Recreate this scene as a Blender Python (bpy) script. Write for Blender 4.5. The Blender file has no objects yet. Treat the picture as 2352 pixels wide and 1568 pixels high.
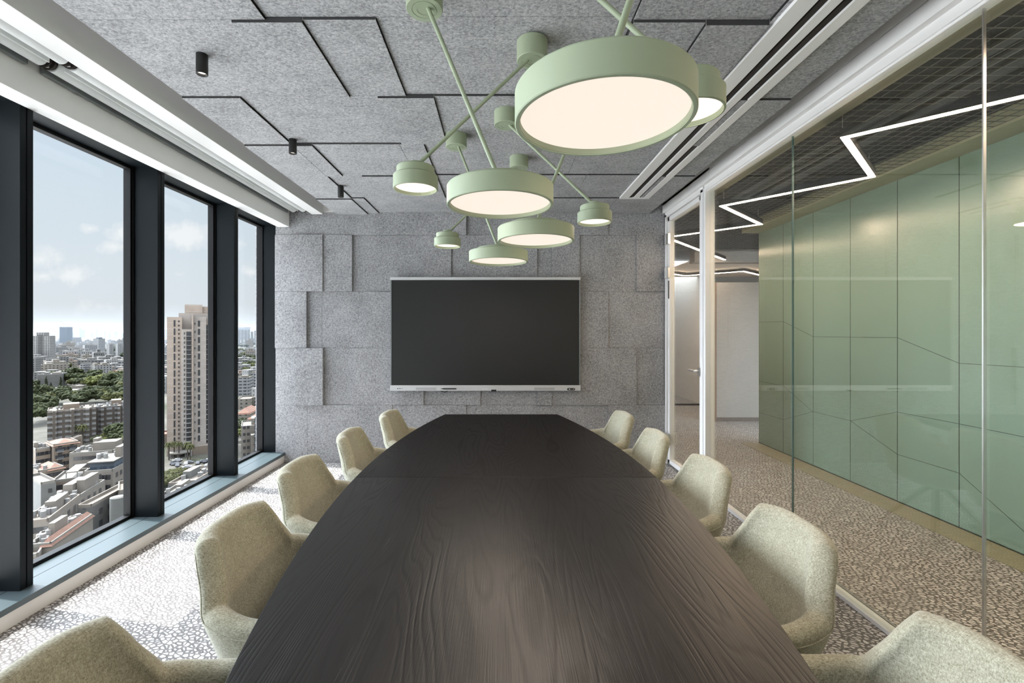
import bpy, bmesh, math, random
from mathutils import Vector, Matrix, noise as mnoise
random.seed(7)
D = bpy.data
sc = bpy.context.scene
COL = sc.collection
PI = math.pi
R = math.radians

# ------------------------------------------------------------------ helpers
class MB:
    """collects faces of one mesh"""
    def __init__(s):
        s.v = []; s.f = []; s.m = []; s.uv = {}
    def quad(s, a, b, c, d, m=0):
        i = len(s.v); s.v += [a, b, c, d]; s.f.append((i, i+1, i+2, i+3)); s.m.append(m)
    def box(s, x0, x1, y0, y1, z0, z1, m=0):
        if x0 > x1: x0, x1 = x1, x0
        if y0 > y1: y0, y1 = y1, y0
        if z0 > z1: z0, z1 = z1, z0
        i = len(s.v)
        s.v += [(x0,y0,z0),(x1,y0,z0),(x1,y1,z0),(x0,y1,z0),(x0,y0,z1),(x1,y0,z1),(x1,y1,z1),(x0,y1,z1)]
        for q in ((0,3,2,1),(4,5,6,7),(0,1,5,4),(1,2,6,5),(2,3,7,6),(3,0,4,7)):
            s.f.append(tuple(i+k for k in q)); s.m.append(m)
        return s
    def obox(s, c, rot, hx, hy, z0, z1, m=0):
        """box about (cx, cy) turned by rot"""
        i = len(s.v); ca, sa = math.cos(rot), math.sin(rot)
        for z in (z0, z1):
            for a, b in ((-hx,-hy),(hx,-hy),(hx,hy),(-hx,hy)):
                s.v.append((c[0]+a*ca-b*sa, c[1]+a*sa+b*ca, z))
        for q in ((0,3,2,1),(4,5,6,7),(0,1,5,4),(1,2,6,5),(2,3,7,6),(3,0,4,7)):
            s.f.append(tuple(i+k for k in q)); s.m.append(m)
        return s
    def tube(s, p, q, r0, r1=None, n=20, m=0, caps=True):
        r1 = r0 if r1 is None else r1
        p, q = Vector(p), Vector(q); d = (q-p).normalized()
        a = d.orthogonal().normalized(); b = d.cross(a)
        i = len(s.v)
        for c, r in ((p, r0), (q, r1)):
            for k in range(n):
                t = 2*PI*k/n
                s.v.append(tuple(c + a*(r*math.cos(t)) + b*(r*math.sin(t))))
        for k in range(n):
            k2 = (k+1) % n
            s.f.append((i+k, i+k2, i+n+k2, i+n+k)); s.m.append(m)
        if caps:
            s.f.append(tuple(i+k for k in reversed(range(n)))); s.m.append(m)
            s.f.append(tuple(i+n+k for k in range(n))); s.m.append(m)
        return s
    def lathe(s, prof, c=(0,0,0), n=48, m=0):
        """revolve (r, z) pairs about z; r = 0 ends close the surface"""
        rings = []
        for r, z in prof:
            i = len(s.v)
            if r < 1e-6:
                s.v.append((c[0], c[1], c[2]+z)); rings.append([i]*n)
            else:
                for k in range(n):
                    t = 2*PI*k/n
                    s.v.append((c[0]+r*math.cos(t), c[1]+r*math.sin(t), c[2]+z))
                rings.append(list(range(i, i+n)))
        for A, B in zip(rings, rings[1:]):
            for k in range(n):
                k2 = (k+1) % n
                q = [A[k], A[k2], B[k2], B[k]]
                u = []
                for x in q:
                    if x not in u: u.append(x)
                if len(u) > 2:
                    s.f.append(tuple(u)); s.m.append(m)
        return s
    def grid(s, fn, nu, nv, cu=False, cv=False, m=0):
        i = len(s.v)
        for a in range(nu):
            for b in range(nv):
                s.v.append(tuple(fn(a/(nu if cu else nu-1), b/(nv if cv else nv-1))))
        for a in range(nu if cu else nu-1):
            for b in range(nv if cv else nv-1):
                a2, b2 = (a+1) % nu, (b+1) % nv
                s.f.append((i+a*nv+b, i+a2*nv+b, i+a2*nv+b2, i+a*nv+b2)); s.m.append(m)
        return s
    def prism(s, poly, z0, z1, m=0):
        i = len(s.v); n = len(poly)
        s.v += [(x, y, z0) for x, y in poly] + [(x, y, z1) for x, y in poly]
        s.f.append(tuple(i+k for k in reversed(range(n)))); s.m.append(m)
        s.f.append(tuple(i+n+k for k in range(n))); s.m.append(m)
        for k in range(n):
            k2 = (k+1) % n
            s.f.append((i+k, i+k2, i+n+k2, i+n+k)); s.m.append(m)
        return s
    def path(s, pts, r, n=8, m=0):
        for p, q in zip(pts, pts[1:]): s.tube(p, q, r, r, n, m)
        return s
    def build(s, name, mats, parent=None, smooth=None, bevel=0, seg=2, weld=False, uv=None, fix=True):
        me = D.meshes.new(name)
        me.from_pydata(s.v, [], s.f)
        if not isinstance(mats, (list, tuple)): mats = [mats]
        for m in mats: me.materials.append(m)
        me.polygons.foreach_set('material_index', s.m)
        bm = bmesh.new(); bm.from_mesh(me)
        if weld: bmesh.ops.remove_doubles(bm, verts=bm.verts, dist=1e-5)
        if fix: bmesh.ops.recalc_face_normals(bm, faces=bm.faces)
        if bevel:
            es = [e for e in bm.edges if len(e.link_faces) == 2 and e.calc_face_angle(0) > R(35)]
            bmesh.ops.bevel(bm, geom=es, offset=bevel, segments=seg, profile=0.5, affect='EDGES', clamp_overlap=True)
        if uv: uv(bm)
        bm.to_mesh(me); bm.free()
        if smooth is not None:
            me.polygons.foreach_set('use_smooth', [True]*len(me.polygons))
            me.set_sharp_from_angle(angle=R(smooth))
        me.update()
        o = D.objects.new(name, me); COL.objects.link(o)
        if parent is not None: o.parent = parent
        return o

def tag(o, label=None, cat=None, group=None, kind=None):
    if label: o['label'] = label
    if cat: o['category'] = cat
    if group: o['group'] = group
    if kind: o['kind'] = kind
    return o

def thing(name, label, cat, loc=(0,0,0), rz=0.0, group=None, kind=None):
    o = D.objects.new(name, None); COL.objects.link(o)
    o.empty_display_size = 0.1
    o.location = loc; o.rotation_euler = (0, 0, rz)
    return tag(o, label, cat, group, kind)

def struct(o, label=None):
    o['kind'] = 'structure'
    if label: o['label'] = label
    return o

def copy_tree(o, parent=None):
    c = o.copy(); COL.objects.link(c)
    if parent is not None: c.parent = parent
    for ch in list(o.children): copy_tree(ch, c)
    return c

# ------------------------------------------------------------------ materials
def lin(r, g, b):
    f = lambda c: (c/255/12.92) if c/255 <= 0.04045 else ((c/255+0.055)/1.055)**2.4
    return (f(r), f(g), f(b), 1)

class NT:
    def __init__(s, name):
        s.mat = D.materials.new(name); s.mat.use_nodes = True
        s.t = s.mat.node_tree; s.n = s.t.nodes; s.l = s.t.links
        s.b = s.n['Principled BSDF']; s.out = s.n['Material Output']
    def add(s, typ, **kw):
        nd = s.n.new(typ)
        for k, v in kw.items():
            if k.startswith('i_'):
                key = k[2:]
                key = int(key) if key.isdigit() else key.replace('_', ' ')
                nd.inputs[key].default_value = v
            else: setattr(nd, k, v)
        return nd
    def ln(s, a, b): s.l.new(a, b)
    def math(s, op, a, b=None, c=None, clamp=False):
        nd = s.n.new('ShaderNodeMath'); nd.operation = op; nd.use_clamp = clamp
        for k, x in enumerate((a, b, c)):
            if x is None: continue
            if isinstance(x, (int, float)): nd.inputs[k].default_value = x
            else: s.ln(x, nd.inputs[k])
        return nd.outputs[0]
    def coord(s, out='Object', scale=(1,1,1), rot=(0,0,0)):
        tc = s.n.new('ShaderNodeTexCoord'); mp = s.n.new('ShaderNodeMapping')
        mp.inputs['Scale'].default_value = scale; mp.inputs['Rotation'].default_value = rot
        s.ln(tc.outputs[out], mp.inputs['Vector']); return mp.outputs[0]
    def noise(s, vec, scale, detail=2, rough=0.5, dist=0.0):
        nd = s.n.new('ShaderNodeTexNoise')
        nd.inputs['Scale'].default_value = scale; nd.inputs['Detail'].default_value = detail
        nd.inputs['Roughness'].default_value = rough; nd.inputs['Distortion'].default_value = dist
        s.ln(vec, nd.inputs['Vector']); return nd.outputs['Fac']
    def ramp(s, fac, stops):
        nd = s.n.new('ShaderNodeValToRGB'); e = nd.color_ramp.elements
        while len(e) < len(stops): e.new(0.5)
        for x, (p, c) in zip(e, stops):
            x.position = p; x.color = c if len(c) == 4 else (*c, 1)
        s.ln(fac, nd.inputs[0]); return nd.outputs[0]
    def mix(s, fac, a, b):
        nd = s.n.new('ShaderNodeMix'); nd.data_type = 'RGBA'
        for k, x in ((0, fac), (6, a), (7, b)):
            if isinstance(x, (int, float)): nd.inputs[k].default_value = x
            elif isinstance(x, tuple): nd.inputs[k].default_value = x if len(x) == 4 else (*x, 1)
            else: s.ln(x, nd.inputs[k])
        return nd.outputs[2]
    def bump(s, h, strength=0.3, dist=0.01):
        nd = s.n.new('ShaderNodeBump'); nd.inputs['Strength'].default_value = strength
        nd.inputs['Distance'].default_value = dist
        s.ln(h, nd.inputs['Height']); s.ln(nd.outputs[0], s.b.inputs['Normal'])
    def base(s, c):
        if isinstance(c, tuple): s.b.inputs['Base Color'].default_value = c if len(c) == 4 else (*c, 1)
        else: s.ln(c, s.b.inputs['Base Color'])
        return s
    def rough(s, r, metal=0.0, spec=0.5):
        if isinstance(r, (int, float)): s.b.inputs['Roughness'].default_value = r
        else: s.ln(r, s.b.inputs['Roughness'])
        s.b.inputs['Metallic'].default_value = metal
        s.b.inputs['Specular IOR Level'].default_value = spec
        return s

def plain(name, col, rough=0.5, metal=0.0, spec=0.5, var=0.0, scale=20):
    t = NT(name); t.rough(rough, metal, spec)
    c = col if len(col) == 4 else (*col, 1)
    if var:
        n = t.noise(t.coord(), scale, 3)
        a = tuple(max(0, x*(1-var)) for x in c[:3]); b = tuple(min(1, x*(1+var)) for x in c[:3])
        t.base(t.ramp(n, [(0.3, a), (0.7, b)]))
    else: t.base(c)
    return t.mat

def emis(name, col, s):
    t = NT(name); t.base((0.06, 0.06, 0.06)); t.rough(0.6)
    t.b.inputs['Emission Color'].default_value = (*col[:3], 1)
    t.b.inputs['Emission Strength'].default_value = s
    return t.mat

def felt(name, lo, hi, sc_=75, stretch=(1,1,1)):
    t = NT(name); v = t.coord(scale=stretch)
    a = t.noise(v, sc_, 4, 0.72, 0.6); b = t.noise(v, sc_*0.06, 2)
    f = t.math('ADD', t.math('MULTIPLY', a, 0.85), t.math('MULTIPLY', b, 0.15))
    t.base(t.ramp(f, [(0.36, lo), (0.50, tuple((x+y)/2 for x, y in zip(lo, hi))), (0.64, hi)]))
    t.rough(0.95, 0, 0.1); t.bump(a, 0.35, 0.004)
    return t.mat

def glass(name, tint, refl0=0.03, refl1=0.75, power=5.0):
    """thin pane: clear film with a reflection that grows towards grazing angles"""
    t = NT(name); t.n.remove(t.b)
    lw = t.add('ShaderNodeLayerWeight', i_Blend=0.5)
    f = t.math('POWER', lw.outputs['Facing'], power)
    f = t.math('ADD', t.math('MULTIPLY', f, refl1), refl0)
    tr = t.add('ShaderNodeBsdfTransparent'); tr.inputs[0].default_value = (*tint, 1)
    gl = t.add('ShaderNodeBsdfGlossy'); gl.inputs['Roughness'].default_value = 0.0
    mx = t.add('ShaderNodeMixShader')
    t.ln(f, mx.inputs[0]); t.ln(tr.outputs[0], mx.inputs[1]); t.ln(gl.outputs[0], mx.inputs[2])
    t.ln(mx.outputs[0], t.out.inputs['Surface'])
    return t.mat

def terrazzo():
    t = NT('terrazzo'); v = t.coord(scale=(1, 1.0, 1), rot=(0, 0, 0.5))
    nd = t.add('ShaderNodeMapping'); nd.inputs['Scale'].default_value = (1.0, 1.55, 1)
    t.ln(v, nd.inputs['Vector']); v2 = nd.outputs[0]
    # slightly wandering coordinates
    nz = t.add('ShaderNodeTexNoise'); nz.inputs['Scale'].default_value = 28; nz.inputs['Detail'].default_value = 2
    t.ln(v2, nz.inputs['Vector'])
    vm = t.add('ShaderNodeVectorMath', operation='MULTIPLY_ADD')
    t.ln(nz.outputs['Color'], vm.inputs[0]); vm.inputs[1].default_value = (0.02, 0.02, 0.02); t.ln(v2, vm.inputs[2])
    e = t.add('ShaderNodeTexVoronoi', feature='DISTANCE_TO_EDGE', voronoi_dimensions='2D'); e.inputs['Scale'].default_value = 36
    c = t.add('ShaderNodeTexVoronoi', feature='F1', voronoi_dimensions='2D'); c.inputs['Scale'].default_value = 36
    t.ln(vm.outputs[0], e.inputs['Vector']); t.ln(vm.outputs[0], c.inputs['Vector'])
    sep = t.add('ShaderNodeSeparateColor'); t.ln(c.outputs['Color'], sep.inputs[0])
    th = t.math('MULTIPLY_ADD', sep.outputs[0], 0.16, 0.10)
    chip = t.math('MULTIPLY', t.math('SUBTRACT', e.outputs['Distance'], th), 26, clamp=True)
    tone = t.ramp(sep.outputs[1], [(0.0, (0.44, 0.425, 0.41)), (0.5, (0.57, 0.555, 0.54)), (1.0, (0.64, 0.625, 0.61))])
    gr = t.noise(v2, 60, 3)
    mort = t.ramp(gr, [(0.3, (0.095, 0.086, 0.082)), (0.7, (0.175, 0.162, 0.155))])
    t.base(t.mix(chip, mort, tone)); t.rough(0.40, 0, 0.25)
    return t.mat

def fabric(name, lo, hi):
    t = NT(name); v = t.coord()
    a = t.noise(v, 260, 3, 0.7); b = t.noise(v, 45, 3, 0.6)
    w1 = t.noise(t.coord(scale=(1, 1, 6)), 160, 2); w2 = t.noise(t.coord(scale=(1, 6, 1)), 160, 2)
    f = t.math('ADD', t.math('MULTIPLY', a, 0.36), t.math('MULTIPLY', b, 0.10))
    f = t.math('ADD', f, t.math('MULTIPLY', t.math('ADD', w1, w2), 0.27))
    t.base(t.ramp(f, [(0.38, lo), (0.62, hi)])); t.rough(0.9, 0, 0.15)
    t.b.inputs['Sheen Weight'].default_value = 0.25; t.b.inputs['Sheen Roughness'].default_value = 0.5
    t.bump(t.math('ADD', w1, w2), 0.25, 0.002)
    return t.mat

def wood(name, rough, spec, seed):
    t = NT(name); v = t.coord(scale=(1, 0.11, 1))
    mp = t.add('ShaderNodeMapping'); mp.inputs['Location'].default_value = (seed, seed*0.7, 0)
    t.ln(v, mp.inputs['Vector']); v = mp.outputs[0]
    n = t.noise(v, 3.2, 3, 0.45, 0.35)
    ring = t.math('SINE', t.math('MULTIPLY', n, 300))
    line = t.math('POWER', t.math('MULTIPLY_ADD', ring, 0.5, 0.5), 3.0)
    fine = t.noise(t.coord(scale=(1, 0.02, 1)), 320, 2, 0.6)
    area = t.noise(v, 5.0, 2)
    amt = t.math('MULTIPLY', line, t.math('MULTIPLY_ADD', area, 1.6, -0.35, clamp=True))
    f = t.math('ADD', t.math('MULTIPLY', amt, 0.6), t.math('MULTIPLY', fine, 0.4))
    t.base(t.ramp(f, [(0.15, (0.0100, 0.0090, 0.0086)), (0.7, (0.0042, 0.0038, 0.0036))]))
    t.rough(t.math('MULTIPLY_ADD', f, 0.12, rough), 0, spec)
    h = t.math('SUBTRACT', 1.0, f)
    t.bump(h, 0.38, 0.0025)
    return t.mat

M = {}
M['felt_wall'] = felt('grey_felt', (0.175, 0.175, 0.182), (0.49, 0.49, 0.504), 70)
M['felt_ceil'] = felt('ceiling_felt', (0.215, 0.215, 0.22), (0.58, 0.58, 0.587), 80, (1, 1.25, 1))
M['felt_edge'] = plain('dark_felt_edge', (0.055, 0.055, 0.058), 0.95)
M['felt_edge_shade'] = plain('shaded_felt_edge', (0.012, 0.012, 0.012), 0.95)
M['white'] = plain('white_paint', (0.90, 0.89, 0.875), 0.6)
M['gypsum'] = plain('warm_white_paint', (0.86, 0.845, 0.82), 0.7)
M['skirt'] = plain('pale_skirting', (0.74, 0.71, 0.68), 0.5)
M['alu'] = plain('satin_aluminium', (0.80, 0.80, 0.80), 0.35, 0.55)
M['alu_white'] = plain('white_aluminium', (0.90, 0.89, 0.88), 0.4)
M['steel'] = plain('brushed_steel', (0.72, 0.71, 0.70), 0.28, 0.9)
M['anthracite'] = plain('anthracite_frame', (0.007, 0.010, 0.012), 0.42, 0.0, 0.12)
M['gasket'] = plain('black_gasket', (0.004, 0.004, 0.0045), 0.5, 0.0, 0.2)
M['sill'] = plain('blue_grey_sill', (0.062, 0.083, 0.090), 0.36, 0.0, 0.5)
M['green'] = plain('sage_green_metal', (0.345, 0.40, 0.28), 0.55, 0, 0.35)
M['black'] = plain('black_metal', (0.006, 0.006, 0.006), 0.45)
M['slot'] = plain('dark_slot', (0.022, 0.016, 0.013), 0.7)
M['blind'] = plain('blind_cloth', (0.80, 0.815, 0.80), 0.8)
M['rail'] = plain('blind_rail', (0.20, 0.215, 0.215), 0.45, 0.3)
M['floor'] = terrazzo()
M['chair'] = fabric('sage_fabric', (0.15, 0.142, 0.098), (0.43, 0.42, 0.33))
M['leg'] = plain('dark_chair_leg', (0.05, 0.05, 0.048), 0.45, 0.4)
M['wood'] = wood('black_brown_veneer', 0.29, 0.33, 0.0)
M['wood_far'] = wood('far_leaf_veneer', 0.35, 0.20, 0.13)
M['screen'] = plain('display_glass', (0.016, 0.016, 0.016), 0.38, 0, 0.4)
M['bezel'] = plain('black_bezel', (0.006, 0.006, 0.006), 0.35)
M['silver'] = plain('silver_bar', (0.62, 0.62, 0.63), 0.4, 0.35)
M['grille'] = plain('speaker_grille', (0.42, 0.42, 0.43), 0.6)
M['dot'] = plain('white_mark', (0.85, 0.85, 0.85), 0.5)
M['reddot'] = plain('pink_mark', (0.62, 0.42, 0.42), 0.5)
M['winglass'] = glass('window_glass', (0.93, 0.945, 0.95), 0.012, 0.6)
M['parglass'] = glass('partition_glass', (0.93, 0.955, 0.94), 0.085, 0.7, 3.6)
M['edge'] = plain('glass_edge', (0.10, 0.17, 0.16), 0.2)
M['lacquer'] = plain('green_lacquer', (0.235, 0.335, 0.285), 0.25, 0, 0.5)
M['joint'] = plain('panel_joint', (0.02, 0.035, 0.03), 0.6)
M['olive'] = plain('olive_stone', (0.26, 0.245, 0.17), 0.45)
M['soffit'] = plain('olive_soffit', (0.36, 0.37, 0.25), 0.8)
M['soffit_grey'] = plain('dull_soffit', (0.30, 0.30, 0.25), 0.8)
M['darkceil'] = plain('black_ceiling', (0.010, 0.010, 0.010), 0.8)
M['wire'] = plain('mesh_wire', (0.13, 0.13, 0.115), 0.5, 0.0)
M['led'] = emis('led_strip', (1.0, 0.72, 0.52), 80.0)
M['diff'] = emis('lamp_diffuser', (0.95, 0.80, 0.69), 0.81)
M['diff_small'] = emis('small_lamp_diffuser', (0.95, 0.82, 0.69), 1.1)
M['panel'] = emis('fill_panel_light', (0.95, 0.97, 1.0), 5.0)
M['spot'] = emis('spot_lens', (1.0, 0.93, 0.85), 2.0)
M['brown'] = plain('brown_timber', (0.20, 0.115, 0.065), 0.5)
M['taupe'] = plain('taupe_baseboard', (0.14, 0.115, 0.10), 0.5)
M['corrwall'] = plain('corridor_paint', (0.36, 0.345, 0.325), 0.6)

# ------------------------------------------------------------------ camera
# level camera 1.37 m above the floor, looking along +y; frame taken as 2352 x 1568, focal length 1060 px
F = 1060.0; CU, CV = 1148.0, 763.0; EYE = 1.37
cam = D.cameras.new('camera'); co = D.objects.new('camera', cam); COL.objects.link(co)
cam.sensor_width = 36; cam.lens = F/2352*36
cam.shift_x = (1176-CU)/2352; cam.shift_y = -(784-CV)/2352
cam.clip_start = 0.05; cam.clip_end = 30000
co.location = (0, 0, EYE); co.rotation_euler = (R(90), 0, 0)
sc.camera = co

def at(u, v, y):
    """world point seen at photo position (u, v) at depth y"""
    return ((u-CU)*y/F, y, EYE-(v-CV)*y/F)
# ------------------------------------------------------------------ room shell
YW, YB = 4.874, -2.4           # felt wall, wall behind the camera
XI, XG = -2.34, -2.53          # inner face of the mullions, glass plane
XP = 1.78                      # glass partition
fl = MB(); fl.box(-2.57, 8.0, YB, 13.0, -0.12, 0.0)
struct(fl.build('floor', M['floor']), 'terrazzo floor of white chips in grey-brown mortar')

# felt wall: staggered panels of several thicknesses, one mesh
wb = MB(); wb.box(-2.58, 1.825, YW+0.002, YW+0.16, -0.1, 2.95)
ZR = [2.78, 2.392, 1.799, 1.205, 0.605, 0.0]
U2X = lambda u: (u-CU)*YW/F
rows = [
 [(620,910,1),(910,1072,2),(1072,1330,0),(1330,1396,1),(1396,1560,0)],
 [(620,680,2),(680,745,3),(745,811,2),(811,972,0),(972,1037.5,2),(1037.5,1234,1),(1234,1267,0),(1267,1331,1),(1331,1461,0),(1461,1560,1)],
 [(620,707,2),(707,740,0),(740,836,0),(836,972,1),(972,1331,1),(1331,1396.5,1),(1396.5,1560,0)],
 [(620,680,1),(680,745.5,3),(745.5,812,0),(812,974,1),(974,1039,0),(1039,1104,1),(1104,1234,0),(1234,1267,2),(1267,1461,1),(1461,1560,0)],
 [(620,707,1),(707,902,1),(902,1071,.6),(1071,1396,0),(1396,1560,1)],
]
for r, row in enumerate(rows):
    for (u0, u1, d) in row:
        x0, x1 = max(U2X(u0), -2.36), min(U2X(u1), 1.742)
        z1, z0 = ZR[r], ZR[r+1]
        g = 0.0008
        wb.box(x0+g, x1-g, YW-0.004-0.0155*d, YW+0.01, z0+g, z1-g)
struct(wb.build('wall_back', M['felt_wall'], bevel=0.0012, seg=1), 'grey felt wall of staggered rectangular panels')

# wall behind the camera and the left wall pieces above/below the glazing
wn = MB(); wn.box(-2.75, 8.0, YB-0.15, YB, -0.1, 2.95)
struct(wn.build('wall_front', M['white']), 'plain white wall behind the viewer')
wl = MB()
wl.box(-2.57, -2.50, YB, YW, -0.12, 0.075); wl.box(-2.57, -2.53, YB, YW, 2.52, 2.95)
struct(wl.build('wall_left', M['white']), 'facade edge below and above the window band')

# ceiling: floating felt raft of staggered square panels
XL, XR = -1.716, 1.573
ce = MB(); ce.box(XL, XR, YB, YW-0.02, 2.668, 2.70)
YC = [-2.39,-1.79,-1.18,-.57,.04,.655,1.268,1.88,2.488,3.098,3.708,4.31,YW-0.001]
X = lambda k: -0.055+0.15*k
crow = {
 5: [(XL,-.955,1),(-.955,.545,0),(.545,1.145,1),(1.145,XR,2)],
 6: [(XL,-.955,1),(-.955,.545,0),(.545,1.1,1),(1.1,XR,2)],
 7: [(XL,-1.095,1),(-1.095,-.805,2),(-.805,-.505,1),(-.505,.545,0),(.545,.84,2),(.84,1.1,3),(1.1,XR,2)],
 8: [(XL,-1.4,2),(-1.4,-.66,1),(-.66,-.355,2),(-.355,.69,1),(.69,1.296,2),(1.296,XR,3)],
 9: [(XL,-1.39,3),(-1.39,-1.26,3),(-1.26,-.675,2),(-.675,-.51,2),(-.51,.55,1),(.55,1.25,1),(1.25,XR,2)],
 10:[(XL,-1.385,3),(-1.385,-1.11,2),(-1.11,-.505,3),(-.505,.70,2),(.70,1.30,2),(1.30,XR,3)],
 11:[(XL,-1.385,4),(-1.385,-1.27,3),(-1.27,-.355,2),(-.355,.455,2),(.455,1.1,3),(1.1,XR,3)],
}
for i in range(12):
    row = crow.get(i) or [(XL, X(-6+i%3), 1+i%2), (X(-6+i%3), X(3-i%2), (i+1)%3), (X(3-i%2), XR, 1+(i+1)%2)]
    for (x0, x1, d) in row:
        g = 0.0007
        ce.box(x0+g, x1-g, YC[i]+g, YC[i+1]-g, 2.654-0.0115*d, 2.68); ce.m[-4:] = [1, 2, 1, 2]  # dark cut edges; shade painted in, x-facing sides blackest
struct(ce.build('ceiling', [M['felt_ceil'], M['felt_edge'], M['felt_edge_shade']], bevel=0.001, seg=1), 'grey felt ceiling of staggered square panels')
cs = MB(); cs.box(-2.57, 1.84, YB, YW+0.1, 2.78, 2.95)
struct(cs.build('ceiling_slab', M['gypsum']), 'white plaster above the felt panels')
eg = MB(); eg.box(-1.86, XL+0.001, YW-0.03, YW-0.006, 2.634, 2.78)
struct(eg.build('trim_1', M['gypsum']), 'white plaster end piece above the felt wall')

# blind box: lower beam at the window, inner beam, plaster soffit
tb = MB(); tb.box(-2.326, -2.207, YB, YW-0.036, 2.473, 2.79)
struct(tb.build('trim_2', M['white'], bevel=0.002), 'white plaster beam over the window heads')
tc = MB(); tc.box(-1.972, -1.855, YB, YW-0.036, 2.607, 2.79)
struct(tc.build('trim_3', M['white'], bevel=0.002), 'white plaster beam along the felt ceiling')
ts = MB(); ts.box(-2.56, -2.326, YB, YW, 2.498, 2.54)
struct(ts.build('trim_4', M['anthracite']), 'dark window head soffit')

# roller blinds, two deep, in two bays
for (y0, y1, where) in ((YB+0.05, 2.145, 'near'), (2.20, YW-0.10, 'far')):
    for (x, z, which) in ((-2.035, 2.652, 'inner'), (-2.135, 2.648, 'outer')):
        side = 'beside the inner beam' if which == 'inner' else 'beside the beam over the windows'
        end = 'ending at the felt wall' if where == 'far' else 'nearer to the viewer'
        t = thing('roller_blind', f'rolled-up pale grey roller blind {side}, {end}', 'blind', (x, (y0+y1)/2, z), group='roller blinds in the ceiling recess')
        h = (y1-y0)/2
        m = MB(); m.tube((0,-h,0), (0,h,0), 0.037, n=28); m.build('roller', M['blind'], t, smooth=40)
        for s in (-1, 1):
            m = MB(); m.tube((0,s*(h-0.004),0), (0,s*(h+0.014),0), 0.030, n=24); m.tube((0,s*(h+0.012),0), (0,s*(h+0.020),0), 0.0365, n=24)
            m.build('end_cap', M['slot'], t, smooth=40)
            m = MB(); m.box(-0.008, 0.008, s*(h+0.020), s*(h+0.024), -0.030, 0.135)
            m.build('bracket', M['alu_white'], t, bevel=0.0015)
        m = MB()
        if which == 'outer': m.box(-0.068, -0.046, -h+0.01, h-0.01, -0.040, 0.012)
        else: m.box(-0.054, -0.046, -h+0.01, h-0.01, -0.036, 0.012)
        m.build('bottom_rail', M['rail'] if which == 'outer' else M['blind'], t, bevel=0.003)

# window band: mullions, frames, panes, sill
m = MB(); m.box(-2.57, -2.258, YB, YW-0.012, 0.078, 0.108)
struct(m.build('trim_5', M['sill'], bevel=0.002), 'blue-grey metal window sill')
m = MB(); m.box(-2.405, -2.402, YB, YW-0.02, 0.1075, 0.1086)
struct(m.build('trim_6', M['gasket']), 'fine joint along the window sill')
m = MB(); m.box(-2.565, -2.268, YB, YW-0.012, 0.0, 0.078)
struct(m.build('baseboard_left', M['skirt'], bevel=0.002), 'pale upstand under the window sill')
mull = [2.282+0.906*k for k in range(-5, 3)] + [YW+0.012]
for k, y in enumerate(mull):
    m = MB()
    last = k == len(mull)-1
    y0, y1 = (y-0.032, y+0.032) if not last else (YW-0.006, YW+0.06)
    m.box(-2.50, XI, y0, (y0+y1)/2-0.003, 0.108, 2.50); m.box(-2.50, XI, (y0+y1)/2+0.003, y1, 0.108, 2.50)
    m.box(-2.50, XI-0.010, y0+0.003, y1-0.003, 0.108, 2.50, 1)
    m.box(-2.56, -2.497, y0-0.012, y1+0.012, 0.108, 2.50, 1)
    struct(m.build(f'trim_{10+k}', [M['anthracite'], M['gasket']]), 'anthracite window mullion')
ys = [YB-0.02] + mull
for k, (a, b) in enumerate(zip(ys, ys[1:])):
    fr = MB()
    y0, y1 = a+0.044, b-0.044
    if k == len(ys)-2: y1 = YW+0.05
    for (p, q, r, s_) in ((y0-.002,y1+.002,0.108,0.128),(y0-.002,y1+.002,2.478,2.50)): fr.box(-2.555, -2.505, p, q, r, s_)
    fr.box(-2.555, -2.505, y0-.002, y0+0.014, 0.12, 2.49); fr.box(-2.555, -2.505, y1-0.014, y1+.002, 0.12, 2.49)
    w = struct(fr.build(f'window_{k+1}', M['gasket'], bevel=0.002), 'tall black-framed window facing the city')
    p = MB(); p.box(-2.536, -2.526, y0, y1, 0.11, 2.495); p.build('pane', M['winglass'], w)

# ------------------------------------------------------------------ glass partition and door
wr = thing('wall_right', 'frameless glass partition under a white header', None, (0,0,0), kind='structure')
hd = MB()
hd.box(1.711, 1.84, YB, YW-0.018, 2.700, 2.90); hd.box(1.711, 1.84, 3.77, YW-0.018, 2.62, 2.72)
hd.box(1.713, 1.84, YB, 3.771, 2.622, 2.694); hd.box(1.722, 1.9, YB, 3.771, 2.690, 2.702, 1)
hd.build('header', [M['white'], M['slot']], wr)
m = MB(); m.box(1.745, 1.815, YB, 3.94, 2.572, 2.622); m.box(1.753, 1.807, YB, 3.94, 2.560, 2.573)
m.build('top_track', M['alu_white'], wr, bevel=0.003)
m = MB(); m.box(1.752, 1.806, YB, 3.93, 0.0005, 0.022); m.build('floor_track', M['alu'], wr, bevel=0.002)
m = MB(); m.box(1.812, 1.826, YB, 3.93, 0.0005, 0.02); m.build('floor_seal', M['rail'], wr)
gy = [YB+0.01, -0.52, 0.588, 1.697, 2.804, 3.915]
for a, b in zip(gy, gy[1:]):
    m = MB(); m.box(XP-0.006, XP+0.006, a+0.0015, b-0.0015, 0.015, 2.58)
    m.build('glass_pane', M['parglass'], wr)
    m = MB(); m.box(XP-0.0055, XP+0.0055, b-0.0035, b+0.0015, 0.02, 2.575); m.build('joint_strip', [M['edge'], M['steel']][b < 2], wr)
dr = thing('door_1', 'glass door in a white aluminium frame beside the felt wall', None, (0,0,0), kind='structure')
m = MB(); m.box(1.738, 1.82, 3.905, 3.945, 0, 2.60); m.box(1.738, 1.82, 3.955, 4.00, 0, 2.60)
m.box(1.745, 1.815, 3.94, 3.96, 0, 2.60, 1)
m.build('lock_post', [M['alu_white'], M['edge']], dr, bevel=0.003)
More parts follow.
